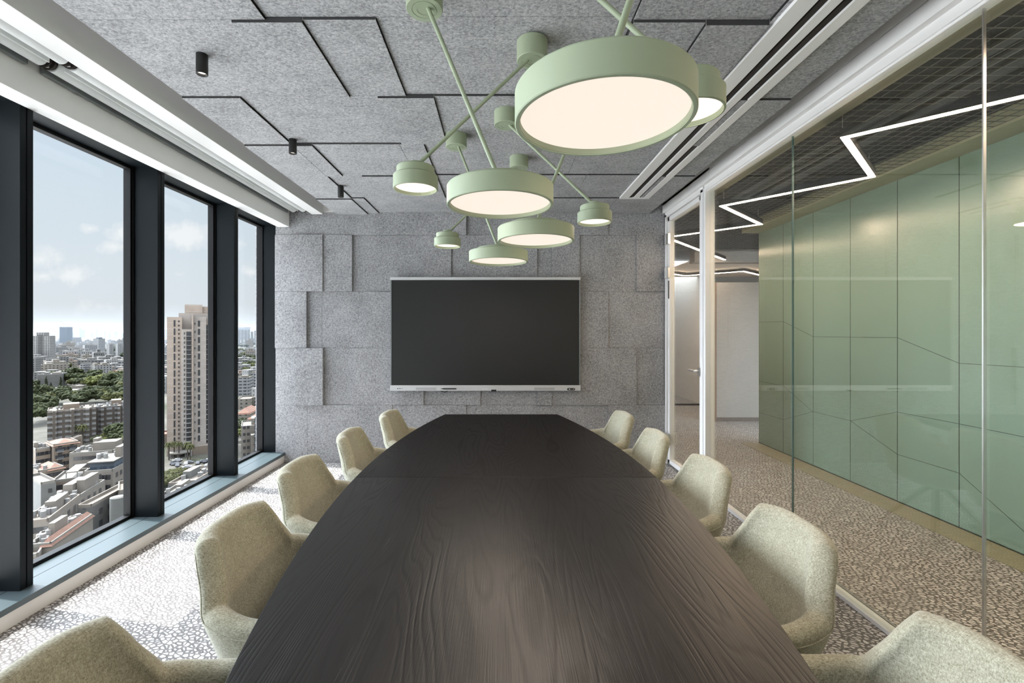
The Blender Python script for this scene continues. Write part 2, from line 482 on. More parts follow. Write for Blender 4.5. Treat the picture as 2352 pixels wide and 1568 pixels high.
m = MB(); m.box(1.738, 1.82, YW-0.055, YW-0.014, 0, 2.60); m.build('hinge_post', M['alu_white'], dr, bevel=0.003)
m = MB(); m.box(1.738, 1.82, 3.955, YW-0.014, 2.572, 2.622); m.build('head_rail', M['alu_white'], dr, bevel=0.003)
lf = MB(); y0, y1 = 4.006, YW-0.062
lf.box(1.752, 1.806, y0, y0+0.045, 0.012, 2.566); lf.box(1.752, 1.806, y1-0.045, y1, 0.012, 2.566)
lf.box(1.752, 1.806, y0, y1, 2.52, 2.566); lf.box(1.752, 1.806, y0, y1, 0.012, 0.055)
lfo = lf.build('leaf', M['alu_white'], dr, bevel=0.003)
m = MB(); m.box(1.774, 1.786, y0+0.04, y1-0.04, 0.05, 2.525); m.build('pane', M['parglass'], lfo)
for z in (2.335, 1.985, 0.27):
    m = MB(); m.box(1.722, 1.738, YW-0.075, YW-0.02, z-0.055, z+0.055); m.box(1.726, 1.752, YW-0.135, YW-0.075, z-0.055, z+0.055)
    m.tube((1.722, YW-0.075, z-0.055), (1.722, YW-0.075, z+0.055), 0.009, n=12)
    m.build('hinge', M['steel'], dr, bevel=0.002)
m = MB(); m.box(1.746, 1.752, YW-0.10, YW-0.085, 1.72, 1.905); m.build('door_seal', M['black'], dr)
h = MB(); h.box(1.744, 1.752, 4.008, 4.075, 0.985, 1.062)
h.tube((1.746, 4.045, 1.03), (1.700, 4.045, 1.03), 0.010, n=14); h.tube((1.704, 4.04, 1.03), (1.704, 4.165, 1.03), 0.0095, n=14)
h.build('handle', M['steel'], dr, smooth=40)

# ------------------------------------------------------------------ corridor
m = MB(); m.box(1.84, 3.0, YB, 5.72, 2.76, 2.95); m.box(1.98, 8.0, 5.72, 13, 2.76, 2.95); m.box(1.83, 1.98, 4.95, 13, 2.76, 2.95); m.box(3.0, 3.4, YB, 5.72, 2.70, 2.95)
struct(m.build('ceiling_corridor', M['darkceil']), 'black corridor ceiling void')
m = MB(); m.box(1.841, 1.935, YB, 4.94, 2.595, 2.76)
struct(m.build('trim_36', M['soffit_grey']), 'dull grey soffit strip along the corridor side of the glass')
# woven wire grid hanging in front of the void
m = MB()
zg = 2.615
k = 0
x = 1.95
while x < 6.0:
    m.box(x-0.0011, x+0.0011, (YB if x < 3.0 else 5.72), 7.10, zg, zg+0.004); x += 0.07
y = 0.0
while y < 7.1:
    m.box(1.935, 3.0 if y < 5.72 else 6.0, y-0.0011, y+0.0011, zg, zg+0.004); y += 0.07
tag(m.build('ceiling_grid', M['wire']), 'fine black wire grid ceiling over the corridor', 'ceiling grid', kind='structure')
wg = thing('wall_corridor', 'green lacquered panel wall with crossing diagonal joints', None, (0,0,0), kind='structure')
m = MB(); m.box(3.21, 3.36, YB, 5.72, 0.012, 2.597); m.build('panel', M['lacquer'], wg)
YG = lambda u: 3.21*F/(u-CU)
ZG = lambda u, v: EYE-(v-CV)*YG(u)/F
for k in range(-4, 11):
    yv = 5.227-0.5005*k
    if yv < YB or yv > 5.7: continue
    m = MB(); m.box(3.2088, 3.2105, yv-0.0022, yv+0.0022, 0.012, 2.597); m.build('vertical_joint', M['joint'], wg)
def seam(pts):
    for (a, b) in zip(pts, pts[1:]):
        (ya, za), (yb, zb) = a, b
        d = 0.0017
        m = MB(); m.v += [(3.209,ya,za-d),(3.209,yb,zb-d),(3.209,yb,zb+d),(3.209,ya,za+d),(3.2105,ya,za-d),(3.2105,yb,zb-d),(3.2105,yb,zb+d),(3.2105,ya,za+d)]
        for q in ((0,3,2,1),(4,5,6,7),(0,1,5,4),(1,2,6,5),(2,3,7,6),(3,0,4,7)): m.f.append(q); m.m.append(0)
        m.build('diagonal_joint', M['joint'], wg)
P = lambda *uv: [(YG(u), ZG(u, v)) for u, v in uv]
seam(P((1743.5,740),(1799,738),(1868,773),(1954,774),(2061,775),(2203,834),(2352,843)) + [(2.72, 1.13), (2.22, 1.30), (1.72, 1.12), (1.2, 1.2)])
seam(P((1743.5,875),(1799,886),(1868,946)))
seam(P((1743.5,947),(1799,963),(1868,945),(1954,966),(2061,946),(2203,973),(2352,1003)) + [(2.72, 0.74), (2.22, 0.6), (1.72, 0.7), (1.2, 0.55)])
seam(P((1954,966),(2061,1043),(2203,1086),(2352,1220)) + [(2.72, 0.25), (2.22, 0.32), (1.72, 0.2)])
m = MB(); m.box(3.0, 3.212, YB, 5.72, 2.597, 2.72); struct(m.build('trim_30', M['soffit']), 'olive soffit strip above the green wall')
m = MB(); m.box(2.985, 3.212, YB, 5.72, 0.0, 0.0035); struct(m.build('trim_31', M['olive']), 'olive stone strip along the green wall')
m = MB(); m.box(3.208, 3.212, YB, 5.72, 0.0035, 0.012); struct(m.build('trim_32', M['joint']), 'dark gap under the green wall')
# lobby beyond the green wall
m = MB(); m.box(3.27, 6.2, 7.12, 7.30, 0.06, 2.14); struct(m.build('wall_lobby', M['corrwall']), 'pale grey lobby wall')
m = MB(); m.box(3.27, 6.2, 7.105, 7.31, 0.0, 0.06); struct(m.build('baseboard_lobby', M['taupe']), 'taupe skirting of the lobby wall')
m = MB(); m.box(3.25, 3.33, 7.09, 7.14, 0.0, 2.14); struct(m.build('trim_33', M['brown']), 'brown timber edge of the lobby wall')
m = MB(); m.box(3.0, 6.2, 7.11, 7.30, 2.45, 2.62); m.box(3.0, 6.2, 7.08, 7.30, 2.60, 2.64); struct(m.build('trim_34', M['corrwall']), 'grey bulkhead over the lobby')
m = MB(); m.box(3.0, 6.2, 7.30, 9.0, 2.45, 2.50); struct(m.build('ceiling_lobby', M['gypsum']), 'pale ceiling beyond the lobby bulkhead')
m = MB(); m.box(1.70, 1.86, 4.95, 13, -0.05, 2.95); struct(m.build('wall_passage', M['corrwall']), 'passage wall beyond the door')
m = MB(); m.box(1.86, 8.0, 11.3, 11.5, -0.05, 2.95); struct(m.build('wall_end', M['white']), 'white end wall of the passage')
m = MB(); m.box(3.85, 3.97, 8.75, 11.3, -0.05, 2.95); struct(m.build('wall_room', M['white']), 'white wall of the opposite room')
m = MB(); m.box(3.3, 3.85, 8.9, 10.6, 2.70, 2.74); tag(m.build('fill_panel', M['panel']), 'lit ceiling panel added to brighten the opposite room, seen through the door', 'lamp')  # glowing panel added to brighten the white wall beyond the door
m = MB(); m.box(2.6, 4.6, 8.66, 8.70, 0.0, 0.03); struct(m.build('trim_35', M['gasket']), 'dark threshold of the opposite room')
m = MB(); m.box(7.9, 8.05, YB, 13, -0.05, 2.95); m.box(3.36, 3.5, YB, 5.72, -0.05, 2.95); m.box(3.0, 8.0, 5.715, 5.72, -0.05, 0.0)
struct(m.build('wall_far_right', M['corrwall']), 'lobby side wall')

# suspended zigzag light line
ZL = 2.47
pts = [(1.95,-1.28),(2.63,-0.62),(1.95,0.02),(2.62,0.66),(1.95,1.32),(2.64,1.98),(1.953,2.614),(2.640,3.271),(1.94,4.03),(2.66,4.711),(1.93,5.36),(3.42,7.02)]
zz = thing('zigzag_light', 'thin zigzag line of warm light hanging in the corridor', 'lamp', (0,0,0))
ppts = [Vector((a, b, 0)) for a, b in pts]
def strip(pp, w, z0, z1, name, mat):
    n = len(pp); L, Rr = [], []
    for i in range(n):
        d0 = (pp[i]-pp[i-1]).normalized() if i else None
        d1 = (pp[i+1]-pp[i]).normalized() if i < n-1 else None
        if d0 is None: nn = Vector((-d1.y, d1.x, 0)); k = 1
        elif d1 is None: nn = Vector((-d0.y, d0.x, 0)); k = 1
        else:
            n0 = Vector((-d0.y, d0.x, 0)); n1 = Vector((-d1.y, d1.x, 0)); nn = (n0+n1).normalized(); k = 1/max(0.25, nn.dot(n0))
        L.append(pp[i]+nn*w*k); Rr.append(pp[i]-nn*w*k)
    m = MB()
    for i in range(n-1):
        a, b, c, d = L[i], L[i+1], Rr[i+1], Rr[i]
        m.prism([(a.x,a.y),(b.x,b.y),(c.x,c.y),(d.x,d.y)], z0, z1)
    return m.build(name, mat, zz, weld=True)
strip(ppts, 0.018, ZL+0.004, ZL+0.055, 'housing', M['black'])
strip(ppts, 0.0165, ZL, ZL+0.004, 'light_strip', M['led'])
for (a, b) in ((1.96,2.64),(2.60,3.25),(1.96,4.04),(2.62,4.68),(2.6,1.98)):
    m = MB(); m.tube((a,b,ZL+0.05),(a,b,2.62),0.0014,n=6); m.build('suspension_wire', M['steel'], zz)
z2 = thing('zigzag_light', 'second zigzag light line, hanging past the lobby wall', 'lamp', (0,0,0))
zz = z2
strip([Vector((a,b,0)) for a, b in ((2.2,7.45),(3.36,8.39),(4.11,7.78),(4.9,8.5))], 0.018, 2.40, 2.44, 'housing', M['black'])
strip([Vector((a,b,0)) for a, b in ((2.2,7.45),(3.36,8.39),(4.11,7.78),(4.9,8.5))], 0.0165, 2.396, 2.40, 'light_strip', M['led'])
# ------------------------------------------------------------------ conference table
TY0, TY1, TYS = 0.40, 3.552, 2.008
TXC = lambda y: 0.050-0.0115*y
THW = lambda y: 0.655-0.0905*(y-1.98)**2
tb = thing('conference_table', 'long dark brown boat-shaped wooden conference table with curved sides', 'table', (0.03, 1.98, 0))
def leaf(y0, y1, n, name, mat):
    L = [(TXC(y)-THW(y)-0.03, y-1.98) for y in [y0+(y1-y0)*k/n for k in range(n+1)]]
    Rr = [(TXC(y)+THW(y)-0.03, y-1.98) for y in [y0+(y1-y0)*k/n for k in range(n+1)]]
    m = MB(); poly = L[::-1]+Rr
    poly2 = [(x*0.968, yy) for x, yy in poly]
    i = len(m.v); n_ = len(poly)
    m.v += [(x,y,0.706) for x,y in poly2]+[(x,y,0.732) for x,y in poly]+[(x,y,0.74) for x,y in poly]
    m.f.append(tuple(reversed(range(n_)))); m.f.append(tuple(range(2*n_, 3*n_))); m.m += [0,0]
    for lv in (0, 1):
        for k in range(n_):
            k2 = (k+1) % n_; m.f.append((lv*n_+k, lv*n_+k2, (lv+1)*n_+k2, (lv+1)*n_+k)); m.m.append(0)
    return m.build(name, mat, tb, bevel=0.0012, seg=2)
leaf(TY0, TYS-0.0008, 28, 'tabletop', M['wood'])
leaf(TYS+0.0008, TY1, 28, 'tabletop', M['wood_far'])
for y in (1.02, 2.92):
    m = MB(); m.box(-0.19, 0.19, y-1.98-0.26, y-1.98+0.26, 0.03, 0.706); m.build('pedestal', M['wood_far'], tb, bevel=0.006)
    m = MB(); m.box(-0.235, 0.235, y-1.98-0.31, y-1.98+0.31, 0.0, 0.03); m.build('plinth', M['black'], tb, bevel=0.004)

# ------------------------------------------------------------------ upholstered tub chairs
def smooth(a, b, x):
    t = max(0, min(1, (x-a)/(b-a))); return t*t*(3-2*t)
def lerp_tab(tab, z):
    for (z0, a), (z1, b) in zip(tab, tab[1:]):
        if z <= z1:
            t = (z-z0)/(z1-z0); t = t*t*(3-2*t)*0.5+t*0.5
            return a+(b-a)*max(0, t)
    return tab[-1][1]
DT = [(0.38, 0.205), (0.50, 0.245), (0.66, 0.300), (0.81, 0.342)]
WT = [(0.38, 0.215), (0.52, 0.255), (0.65, 0.272), (0.72, 0.244), (0.81, 0.214)]
XF = 0.22
def plan(s, z, inset, shrink=1.0):
    W, Dp = lerp_tab(WT, z)-inset, lerp_tab(DT, z)-inset
    a = 0.20
    if s < a: x, y, th = XF*(1-s/a)**0.9, W, 90
    elif s > 1-a: x, y, th = XF*((s-1+a)/a)**0.9, -W, -90
    else:
        th = 90-180*(s-a)/(1-2*a); c, sn = math.cos(R(th)), math.sin(R(th)); e = 2/3.6
        x = -Dp*abs(c)**e; y = W*math.copysign(abs(sn)**e, sn)
    return Vector((x*shrink, y*shrink, z)), abs(th), x
def rimh(s):
    _, th, x = plan(s, 0.7, 0)
    arm = 0.652-0.03*smooth(0.0, XF, x)
    return arm+(0.812-arm)*(1-0.88*smooth(35, 50, th)-0.12*smooth(46, 80, th))+0.008*(1-smooth(0, 38, th))
def build_chair():
    t = thing('armchair', 'x', 'chair')
    NS = 230
    TH = 0.052
    m = MB(); rings = []
    for k in range(NS):
        s = k/(NS-1); h = rimh(s); r = TH/2
        sec = []
        for z, sh in ((0.335, 0.15), (0.337, 0.55), (0.348, 0.80), (0.368, 0.93)):
            p, _, _ = plan(s, 0.38, 0, sh); sec.append(Vector((p.x, p.y, z)))
        nz = 9
        for j in range(nz):
            z = 0.395+(h-r-0.395)*j/(nz-1); p, _, _ = plan(s, z, 0); sec.append(p)
        for j in range(1, 8):
            a = PI*j/8; z = h-r+r*math.sin(a); p, _, _ = plan(s, h-r, r-r*math.cos(a)); sec.append(Vector((p.x, p.y, z)))
        for j in range(nz):
            z = h-r-(h-r-0.40)*j/(nz-1); p, _, _ = plan(s, z, TH); sec.append(p)
        i = len(m.v); m.v += [tuple(p) for p in sec]; rings.append(list(range(i, i+len(sec))))
    for A, B in zip(rings, rings[1:]):
        for j in range(len(A)-1):
            m.f.append((A[j], B[j], B[j+1], A[j+1])); m.m.append(0)
    for A in (rings[0], rings[-1]):
        m.f.append(tuple(A[3:])); m.m.append(0)
    m.build('shell', M['chair'], t, smooth=60)
    # stitched seam running just under the rim on the outside
    sm = MB(); pts = []
    for k in range(3, NS-3):
        s = k/(NS-1); h = rimh(s); z = h-0.034
        p, _, _ = plan(s, z, -0.0006); pts.append(p)
    sm.path(pts, 0.0017, 5); sm.build('seam', M['chair'], t, smooth=60)
    def cush(a, b):
        th = 2*PI*a; c, sn = math.cos(th), math.sin(th); e = 2/3.2
        cx = 0.23 if c > 0 else 0.19
        X, Y = cx*math.copysign(abs(c)**e, c), 0.208*math.copysign(abs(sn)**e, sn)
        tab = [(0.02, 0.352), (0.75, 0.352), (0.95, 0.37), (1.0, 0.41), (1.0, 0.445), (0.96, 0.468), (0.85, 0.478), (0.5, 0.484), (0.02, 0.486)]
        f, z = tab[int(round(b*(len(tab)-1)))]
        return (X*f, Y*f, z)
    m = MB(); m.grid(cush, 48, 9, cu=True); m.build('seat_cushion', M['chair'], t, smooth=50)
    m = MB(); m.lathe([(0,0.30),(0.045,0.30),(0.05,0.31),(0.05,0.335),(0.11,0.34),(0.11,0.352),(0,0.352)], n=28)
    m.build('hub', M['leg'], t, smooth=40)
    for k in range(4):
        a = PI/4+k*PI/2; ca, sa = math.cos(a), math.sin(a)
        m = MB(); m.tube((0.03*ca, 0.03*sa, 0.318), (0.30*ca, 0.30*sa, 0.004), 0.019, 0.012, 14)
        m.tube((0.298*ca, 0.298*sa, 0.006), (0.302*ca, 0.302*sa, 0.0), 0.014, 0.014, 14)
        m.build('leg', M['leg'], t, smooth=50)
    return t
chair0 = build_chair()
ordl = ['closest to the felt wall', 'second chair from the felt wall', 'third and middle of its row', 'fourth chair from the felt wall', 'fifth and last from the felt wall']
LX = [(-0.48,3.205,-2),(-0.555,2.605,1),(-0.57,1.975,-1),(-0.51,1.392,0),(-0.49,0.772,2)]
RX = [(0.56,3.165,1),(0.58,2.575,-2),(0.612,1.985,0),(0.578,1.362,1),(0.56,0.785,-1)]
first = True
for row, side, rz in ((LX, 'window side', 0), (RX, 'glass-partition side', 180)):
    for (x, y, dz), wh in zip(row, ordl):
        c = chair0 if first else copy_tree(chair0); first = False
        c.location = (x, y, 0); c.rotation_euler = (0, 0, R(rz+dz))
        c['label'] = f'sage tub chair on the {side}, {wh}'
        c['group'] = 'tub chairs around the conference table'

# ------------------------------------------------------------------ display on the felt wall
YT = 4.79
tv = thing('wall_display', 'large black wall-mounted touch display with silver bars on the felt wall', 'screen', (-0.149, YT, 1.355))
x0, x1 = -0.986, 0.986
Zv = lambda v: EYE-(v-CV)*YT/F-1.355
m = MB(); m.box(x0+0.004, x1-0.004, 0.010, 0.052, Zv(890), Zv(640)); m.build('housing', M['bezel'], tv, bevel=0.004)
m = MB(); m.box(x0+0.012, x1-0.012, 0.004, 0.012, Zv(884.5), Zv(643.5)); m.build('screen', M['screen'], tv, bevel=0.0015)
for a in (x0, x1-0.012):
    m = MB(); m.box(a, a+0.012, 0.0, 0.03, Zv(884.5), Zv(643)); m.build('side_frame', M['rail'], tv, bevel=0.002)
m = MB(); m.box(x0, x1, -0.014, 0.045, Zv(643), Zv(636.2)); m.build('top_bar', M['silver'], tv, bevel=0.004)
m = MB(); m.box(x0, x1, -0.012, 0.045, Zv(897), Zv(884.3)); bar = m.build('bottom_bar', M['silver'], tv, bevel=0.003)
BX = lambda px: x0+(px-87)/(2218-87)*(x1-x0)       # positions along the bar
BZ = lambda py: Zv(860+py*60/294)
for a, b in ((375, 604), (1698, 1926)):
    m = MB(); m.box(BX(a), BX(b), -0.0135, -0.011, BZ(171), BZ(144)); m.build('speaker_grille', M['grille'], bar)
for a in (172, 196, 221):
    m = MB(); w = 8 if a < 220 else 4; m.box(BX(a-w), BX(a+w), -0.0135, -0.011, BZ(159), BZ(152)); m.build('port', M['bezel'], bar)
m = MB(); m.box(BX(1218), BX(1274), -0.016, -0.011, BZ(188), BZ(168)); m.build('sensor', M['bezel'], bar, bevel=0.001)
m = MB(); m.box(BX(1112), BX(1185), -0.0124, -0.011, BZ(163), BZ(158)); m.build('faint_mark', M['alu'], bar)
m = MB()
def pill(m, cx, cz, hw, hr, y0, y1):
    poly = []
    for k in range(25):
        a = -PI/2+PI*k/24; poly.append((cx+hw-hr+hr*math.cos(a), cz+hr*math.sin(a)))
    for k in range(25):
        a = PI/2+PI*k/24; poly.append((cx-hw+hr+hr*math.cos(a), cz+hr*math.sin(a)))
    i = len(m.v); n = len(poly); m.v += [(x, y0, z) for x, z in poly]+[(x, y1, z) for x, z in poly]
    m.f.append(tuple(i+k for k in range(n))); m.m.append(0)
    for k in range(n): m.f.append((i+k, i+n+k, i+n+(k+1) % n, i+(k+1) % n)); m.m.append(0)
pill(m, BX(2112), BZ(162), 0.041, 0.0125, -0.0140, -0.011); pn = m.build('button_panel', M['bezel'], bar)
for px, hw, hr, mt in ((2091, 0.0062, 0.0062, 'dot'), (2107, 0.006, 0.0025, 'grille'), (2124, 0.0035, 0.0025, 'grille'), (2140, 0.0052, 0.0052, 'reddot')):
    m = MB(); pill(m, BX(px), BZ(162), hw, hr, -0.0150, -0.0138); m.build('button', M[mt], pn)
m = MB(); m.box(-0.6, 0.6, 0.05, 0.0802, -0.30, 0.30); m.build('wall_bracket', M['black'], tv)
# stylus held on the bar
sx = BX(740)-0.149
st = thing('stylus', 'dark pointed stylus clipped to the lower bar of the wall display', 'pen', (sx, YT-0.0185, 1.355+BZ(157)))
m = MB(); m.tube((-0.052,0,0),(0.082,0,0),0.0062,n=12); m.build('barrel', M['bezel'], st, smooth=40)
m = MB(); m.tube((-0.052,0,0),(-0.082,0,0),0.0060,0.0012,n=12); m.build('tip', M['bezel'], st, smooth=40)
pts = [(-0.635+0.11*k/12, 4.825, 0.77-0.024*math.sin(PI*k/12)) for k in range(13)]
m = MB(); m.path(pts, 0.004, 8)
tag(m.build('cable', M['black'], smooth=60), 'short black cable loop drooping under the wall display', 'cable')

# ------------------------------------------------------------------ sage green pendant lamps
def pendant(label, small, cx, cy, lx, ly, power):
    zb = 1.985 if small else 1.804
    t = thing('pendant_lamp', label, 'lamp', (lx, ly, zb), group='sage green pendant lamps over the table')
    if small:
        r = 0.0955
        prof = [(r-.008,.016),(r-.008,.002),(r-.006,0),(r-.002,0),(r,.002),(r,.056),(r-.004,.060),(.081,.061),(.081,.092),(.078,.096),(.028,.098),(.028,.116),(.026,.118),(0,.118)]
        dr, top = r-.008, 0.116
    else:
        r = 0.1825
        prof = [(r-.011,.018),(r-.011,.002),(r-.009,0),(r-.002,0),(r,.002),(r,.062),(r-.003,.066),(.132,.069),(.132,.082),(.129,.086),(.027,.089),(.027,.110),(.025,.112),(0,.112)]
        dr, top = r-.011, 0.110
    m = MB(); m.lathe(prof, n=96); m.build('shade', M['green'], t, smooth=35)
    m = MB(); m.lathe([(0,.014),(dr-.0005,.014),(dr-.0005,.018),(0,.018)], n=96); m.build('diffuser', M['diff_small' if small else 'diff'], t)
    m = MB()
    c0 = Vector((cx-lx, cy-ly, 0)); zc = 2.562-zb
    prof = [(0,zc+.0015),(.028,zc+.0015),(.0285,zc),(.044,zc),(.0445,zc+.002),(.046,zc+.002),(.0465,zc),(.065,zc),(.0675,zc+.003),(.0675,zc+.085),(0,zc+.085)]
    m.lathe(prof, c=(c0.x, c0.y, 0), n=64); m.build('canopy', M['green'], t, smooth=30)
    d = Vector((0, 0, top))-Vector((c0.x, c0.y, zc)); hv = Vector((d.x, d.y, 0))
    hv = hv.normalized() if hv.length > 1e-6 else hv
    p = Vector((c0.x, c0.y, zc+0.012))+hv*0.012; q = Vector((0, 0, top-0.012))-hv*0.006
    m = MB(); m.tube(p, q, 0.0078, n=20); m.build('rod', M['green'], t, smooth=40)
    L = D.lights.new('lamp_light', 'AREA'); L.shape = 'DISK'; L.size = 2*dr*0.96; L.energy = power; L.color = (1.0, 0.84, 0.68)
    lo = D.objects.new('lamp_light', L); COL.objects.link(lo); lo.parent = t; lo.location = (0, 0, 0.0015)
    return t
PL, PS = 2.6, 1.2
pendant('widest-looking sage green disc lamp, tilting rods above its broad lit face', False, 0.455, 1.075, 0.2135, 0.957, PL)
pendant('small stepped drum lamp partly hidden behind the widest-looking green disc', True, 0.035, 1.36, 0.532, 1.30, PS)
pendant('green disc lamp whose long rod crosses that of the small drum lamp at its left', False, -0.279, 1.708, 0.001, 1.588, PL)
pendant('small stepped drum lamp hanging out towards the windows, before the spotlights', True, 0.142, 2.03, -0.363, 1.99, PS)
pendant('green disc lamp set against the felt wall, closest disc to the glass door', False, 0.46, 2.33, 0.172, 2.212, PL)
pendant('small stepped drum lamp hanging out towards the glass door', True, 0.035, 2.664, 0.533, 2.596, PS)
pendant('farthest and lowest-looking green disc lamp, just above the wall display', False, -0.281, 2.978, -0.008, 2.858, PL)
pendant('smallest-looking stepped drum lamp, in front of the felt wall left of the disc lamps', True, 0.139, 3.357, -0.376, 3.317, PS)

# black ceiling spotlights along the windows
for (y, z, wh) in ((2.117, 2.644, 'on the wide felt panel, farthest from the felt wall'), (3.045, 2.64, 'at a panel corner, middle one of the row'), (3.964, 2.622, 'on a panel edge, closest to the felt wall')):
    t = thing('spotlight', f'black cylinder ceiling spotlight {wh}', 'lamp', (-1.366, y, z), group='ceiling spotlights along the windows')
    m = MB(); m.lathe([(.0195,-.078),(.0195,-.0905),(.021,-.092),(.0235,-.092),(.0245,-.090),(.0245,.0),(0,.0)], n=32); m.build('body', M['black'], t, smooth=35)
    m = MB(); m.lathe([(0,-.080),(.0194,-.080),(.0194,-.077),(0,-.077)], n=32); m.build('lens', M['spot'], t)
    L = D.lights.new('spot_light', 'SPOT'); L.energy = 8; L.spot_size = R(75); L.spot_blend = 0.7; L.color = (1, 0.9, 0.78); L.shadow_soft_size = 0.015
    lo = D.objects.new('spot_light', L); COL.objects.link(lo); lo.parent = t; lo.location = (0, 0, -0.088)

# linear slot diffuser
t = thing('slot_diffuser', 'long white linear air diffuser with two dark slots in the ceiling', 'vent', (1.254, 1.0, 2.64))
za, zb_ = -0.024, -0.008
m = MB()
for a, b in ((-0.137,-0.058),(-0.011,0.034),(0.082,0.137)): m.box(a, b, YB-1.0+0.1, 3.285, za, zb_)
m.box(-0.137, 0.137, 3.285, 3.315, za, zb_)
m.build('frame', M['alu_white'], t, weld=False)
m = MB(); m.box(-0.13, 0.13, YB-1.0+0.1, 3.30, -0.013, -0.004); m.build('slot', M['slot'], t)
m = MB()
for a in (-0.036, 0.056): m.box(a-0.008, a+0.008, YB-1.0+0.1, 3.285, -0.018, -0.013)
m.build('blade', M['slot'], t)
_plain = plain
# ------------------------------------------------------------------ city far below the windows
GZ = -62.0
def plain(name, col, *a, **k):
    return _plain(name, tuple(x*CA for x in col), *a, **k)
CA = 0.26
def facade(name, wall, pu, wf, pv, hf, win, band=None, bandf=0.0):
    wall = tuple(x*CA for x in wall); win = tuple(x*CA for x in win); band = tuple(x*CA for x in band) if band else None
    """rows of windows from metre UVs"""
    t = NT(name)
    uv = t.add('ShaderNodeUVMap'); sp = t.add('ShaderNodeSeparateXYZ'); t.ln(uv.outputs[0], sp.inputs[0])
    fu = t.math('FRACT', t.math('DIVIDE', sp.outputs[0], pu)); fv = t.math('FRACT', t.math('DIVIDE', sp.outputs[1], pv))
    a = t.math('LESS_THAN', t.math('ABSOLUTE', t.math('SUBTRACT', fu, 0.5)), wf/2)
    b = t.math('LESS_THAN', t.math('ABSOLUTE', t.math('SUBTRACT', fv, 0.5)), hf/2)
    w = t.math('MULTIPLY', a, b)
    n = t.noise(t.coord(), 0.22, 3)
    wl = tuple(x*0.86 for x in wall)
    wc = t.ramp(n, [(0.35, wl), (0.65, wall)])
    if band:
        bb = t.math('LESS_THAN', fv, bandf); wc = t.mix(bb, wc, band)
    t.base(t.mix(w, wc, win)); t.rough(0.8, 0, 0.25)
    return t.mat
DKW = (0.055, 0.065, 0.075)
FM = {
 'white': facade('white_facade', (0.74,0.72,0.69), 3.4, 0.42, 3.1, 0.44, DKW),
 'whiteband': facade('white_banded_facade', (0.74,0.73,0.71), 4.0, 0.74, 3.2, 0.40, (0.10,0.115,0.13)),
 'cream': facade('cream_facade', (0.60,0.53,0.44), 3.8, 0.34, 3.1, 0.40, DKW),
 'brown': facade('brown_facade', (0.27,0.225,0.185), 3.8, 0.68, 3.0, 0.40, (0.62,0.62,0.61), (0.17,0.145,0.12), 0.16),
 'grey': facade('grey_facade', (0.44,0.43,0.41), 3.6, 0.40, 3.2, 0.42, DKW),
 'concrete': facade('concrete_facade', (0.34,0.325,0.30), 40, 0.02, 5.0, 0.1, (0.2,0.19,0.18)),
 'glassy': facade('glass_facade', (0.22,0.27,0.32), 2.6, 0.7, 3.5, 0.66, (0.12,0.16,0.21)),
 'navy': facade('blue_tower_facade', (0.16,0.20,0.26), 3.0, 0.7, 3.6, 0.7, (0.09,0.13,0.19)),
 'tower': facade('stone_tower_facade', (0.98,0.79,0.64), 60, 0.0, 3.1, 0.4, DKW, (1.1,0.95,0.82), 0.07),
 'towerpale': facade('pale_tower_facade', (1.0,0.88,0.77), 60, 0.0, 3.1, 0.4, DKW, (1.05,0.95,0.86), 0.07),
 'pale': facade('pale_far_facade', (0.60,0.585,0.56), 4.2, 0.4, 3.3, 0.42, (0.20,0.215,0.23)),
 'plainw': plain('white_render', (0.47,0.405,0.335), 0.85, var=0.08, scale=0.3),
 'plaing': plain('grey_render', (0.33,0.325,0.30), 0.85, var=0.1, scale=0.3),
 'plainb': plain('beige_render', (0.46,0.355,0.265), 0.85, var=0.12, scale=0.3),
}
RM = {
 'white': plain('white_roof', (0.50,0.455,0.39), 0.9, var=0.12, scale=0.35),
 'grey': plain('grey_roof', (0.50,0.48,0.45), 0.9, var=0.16, scale=0.35),
 'tan': plain('tan_roof', (0.50,0.42,0.34), 0.9, var=0.16, scale=0.35),
 'tile': plain('terracotta_roof', (0.50,0.26,0.18), 0.9, var=0.15, scale=0.9),
}
WINM = plain('dark_window', (0.10,0.10,0.105), 0.3)
BALM = plain('balcony_slab', (0.62,0.60,0.57), 0.8)
RAILM = plain('balcony_glass', (0.20,0.22,0.235), 0.3)
TANK = plain('water_tank', (0.60,0.58,0.55), 0.6)
TRUNK = plain('tree_trunk', (0.12,0.085,0.06), 0.9)
CAR = [plain('car_white', (0.75,0.75,0.75), 0.3), plain('car_grey', (0.28,0.29,0.31), 0.3), plain('car_dark', (0.05,0.055,0.07), 0.3)]
def leafmat(name, lo, hi, s_):
    lo = tuple(x*0.42*k for x, k in zip(lo, (1.15, 1, 0.85))); hi = tuple(x*0.42*k for x, k in zip(hi, (1.2, 1, 0.85)))
    t = NT(name); n = t.noise(t.coord(), s_, 4, 0.7); t.base(t.ramp(n, [(0.35, lo), (0.65, hi)])); t.rough(0.9, 0, 0.15); return t.mat
LEAF = [leafmat('dark_foliage', (0.016,0.026,0.012), (0.060,0.085,0.036), 1.2), leafmat('olive_foliage', (0.03,0.045,0.016), (0.105,0.125,0.05), 1.2),
        leafmat('bright_foliage', (0.045,0.07,0.02), (0.15,0.19,0.06), 1.2), leafmat('cypress_foliage', (0.012,0.02,0.012), (0.035,0.05,0.026), 1.5)]

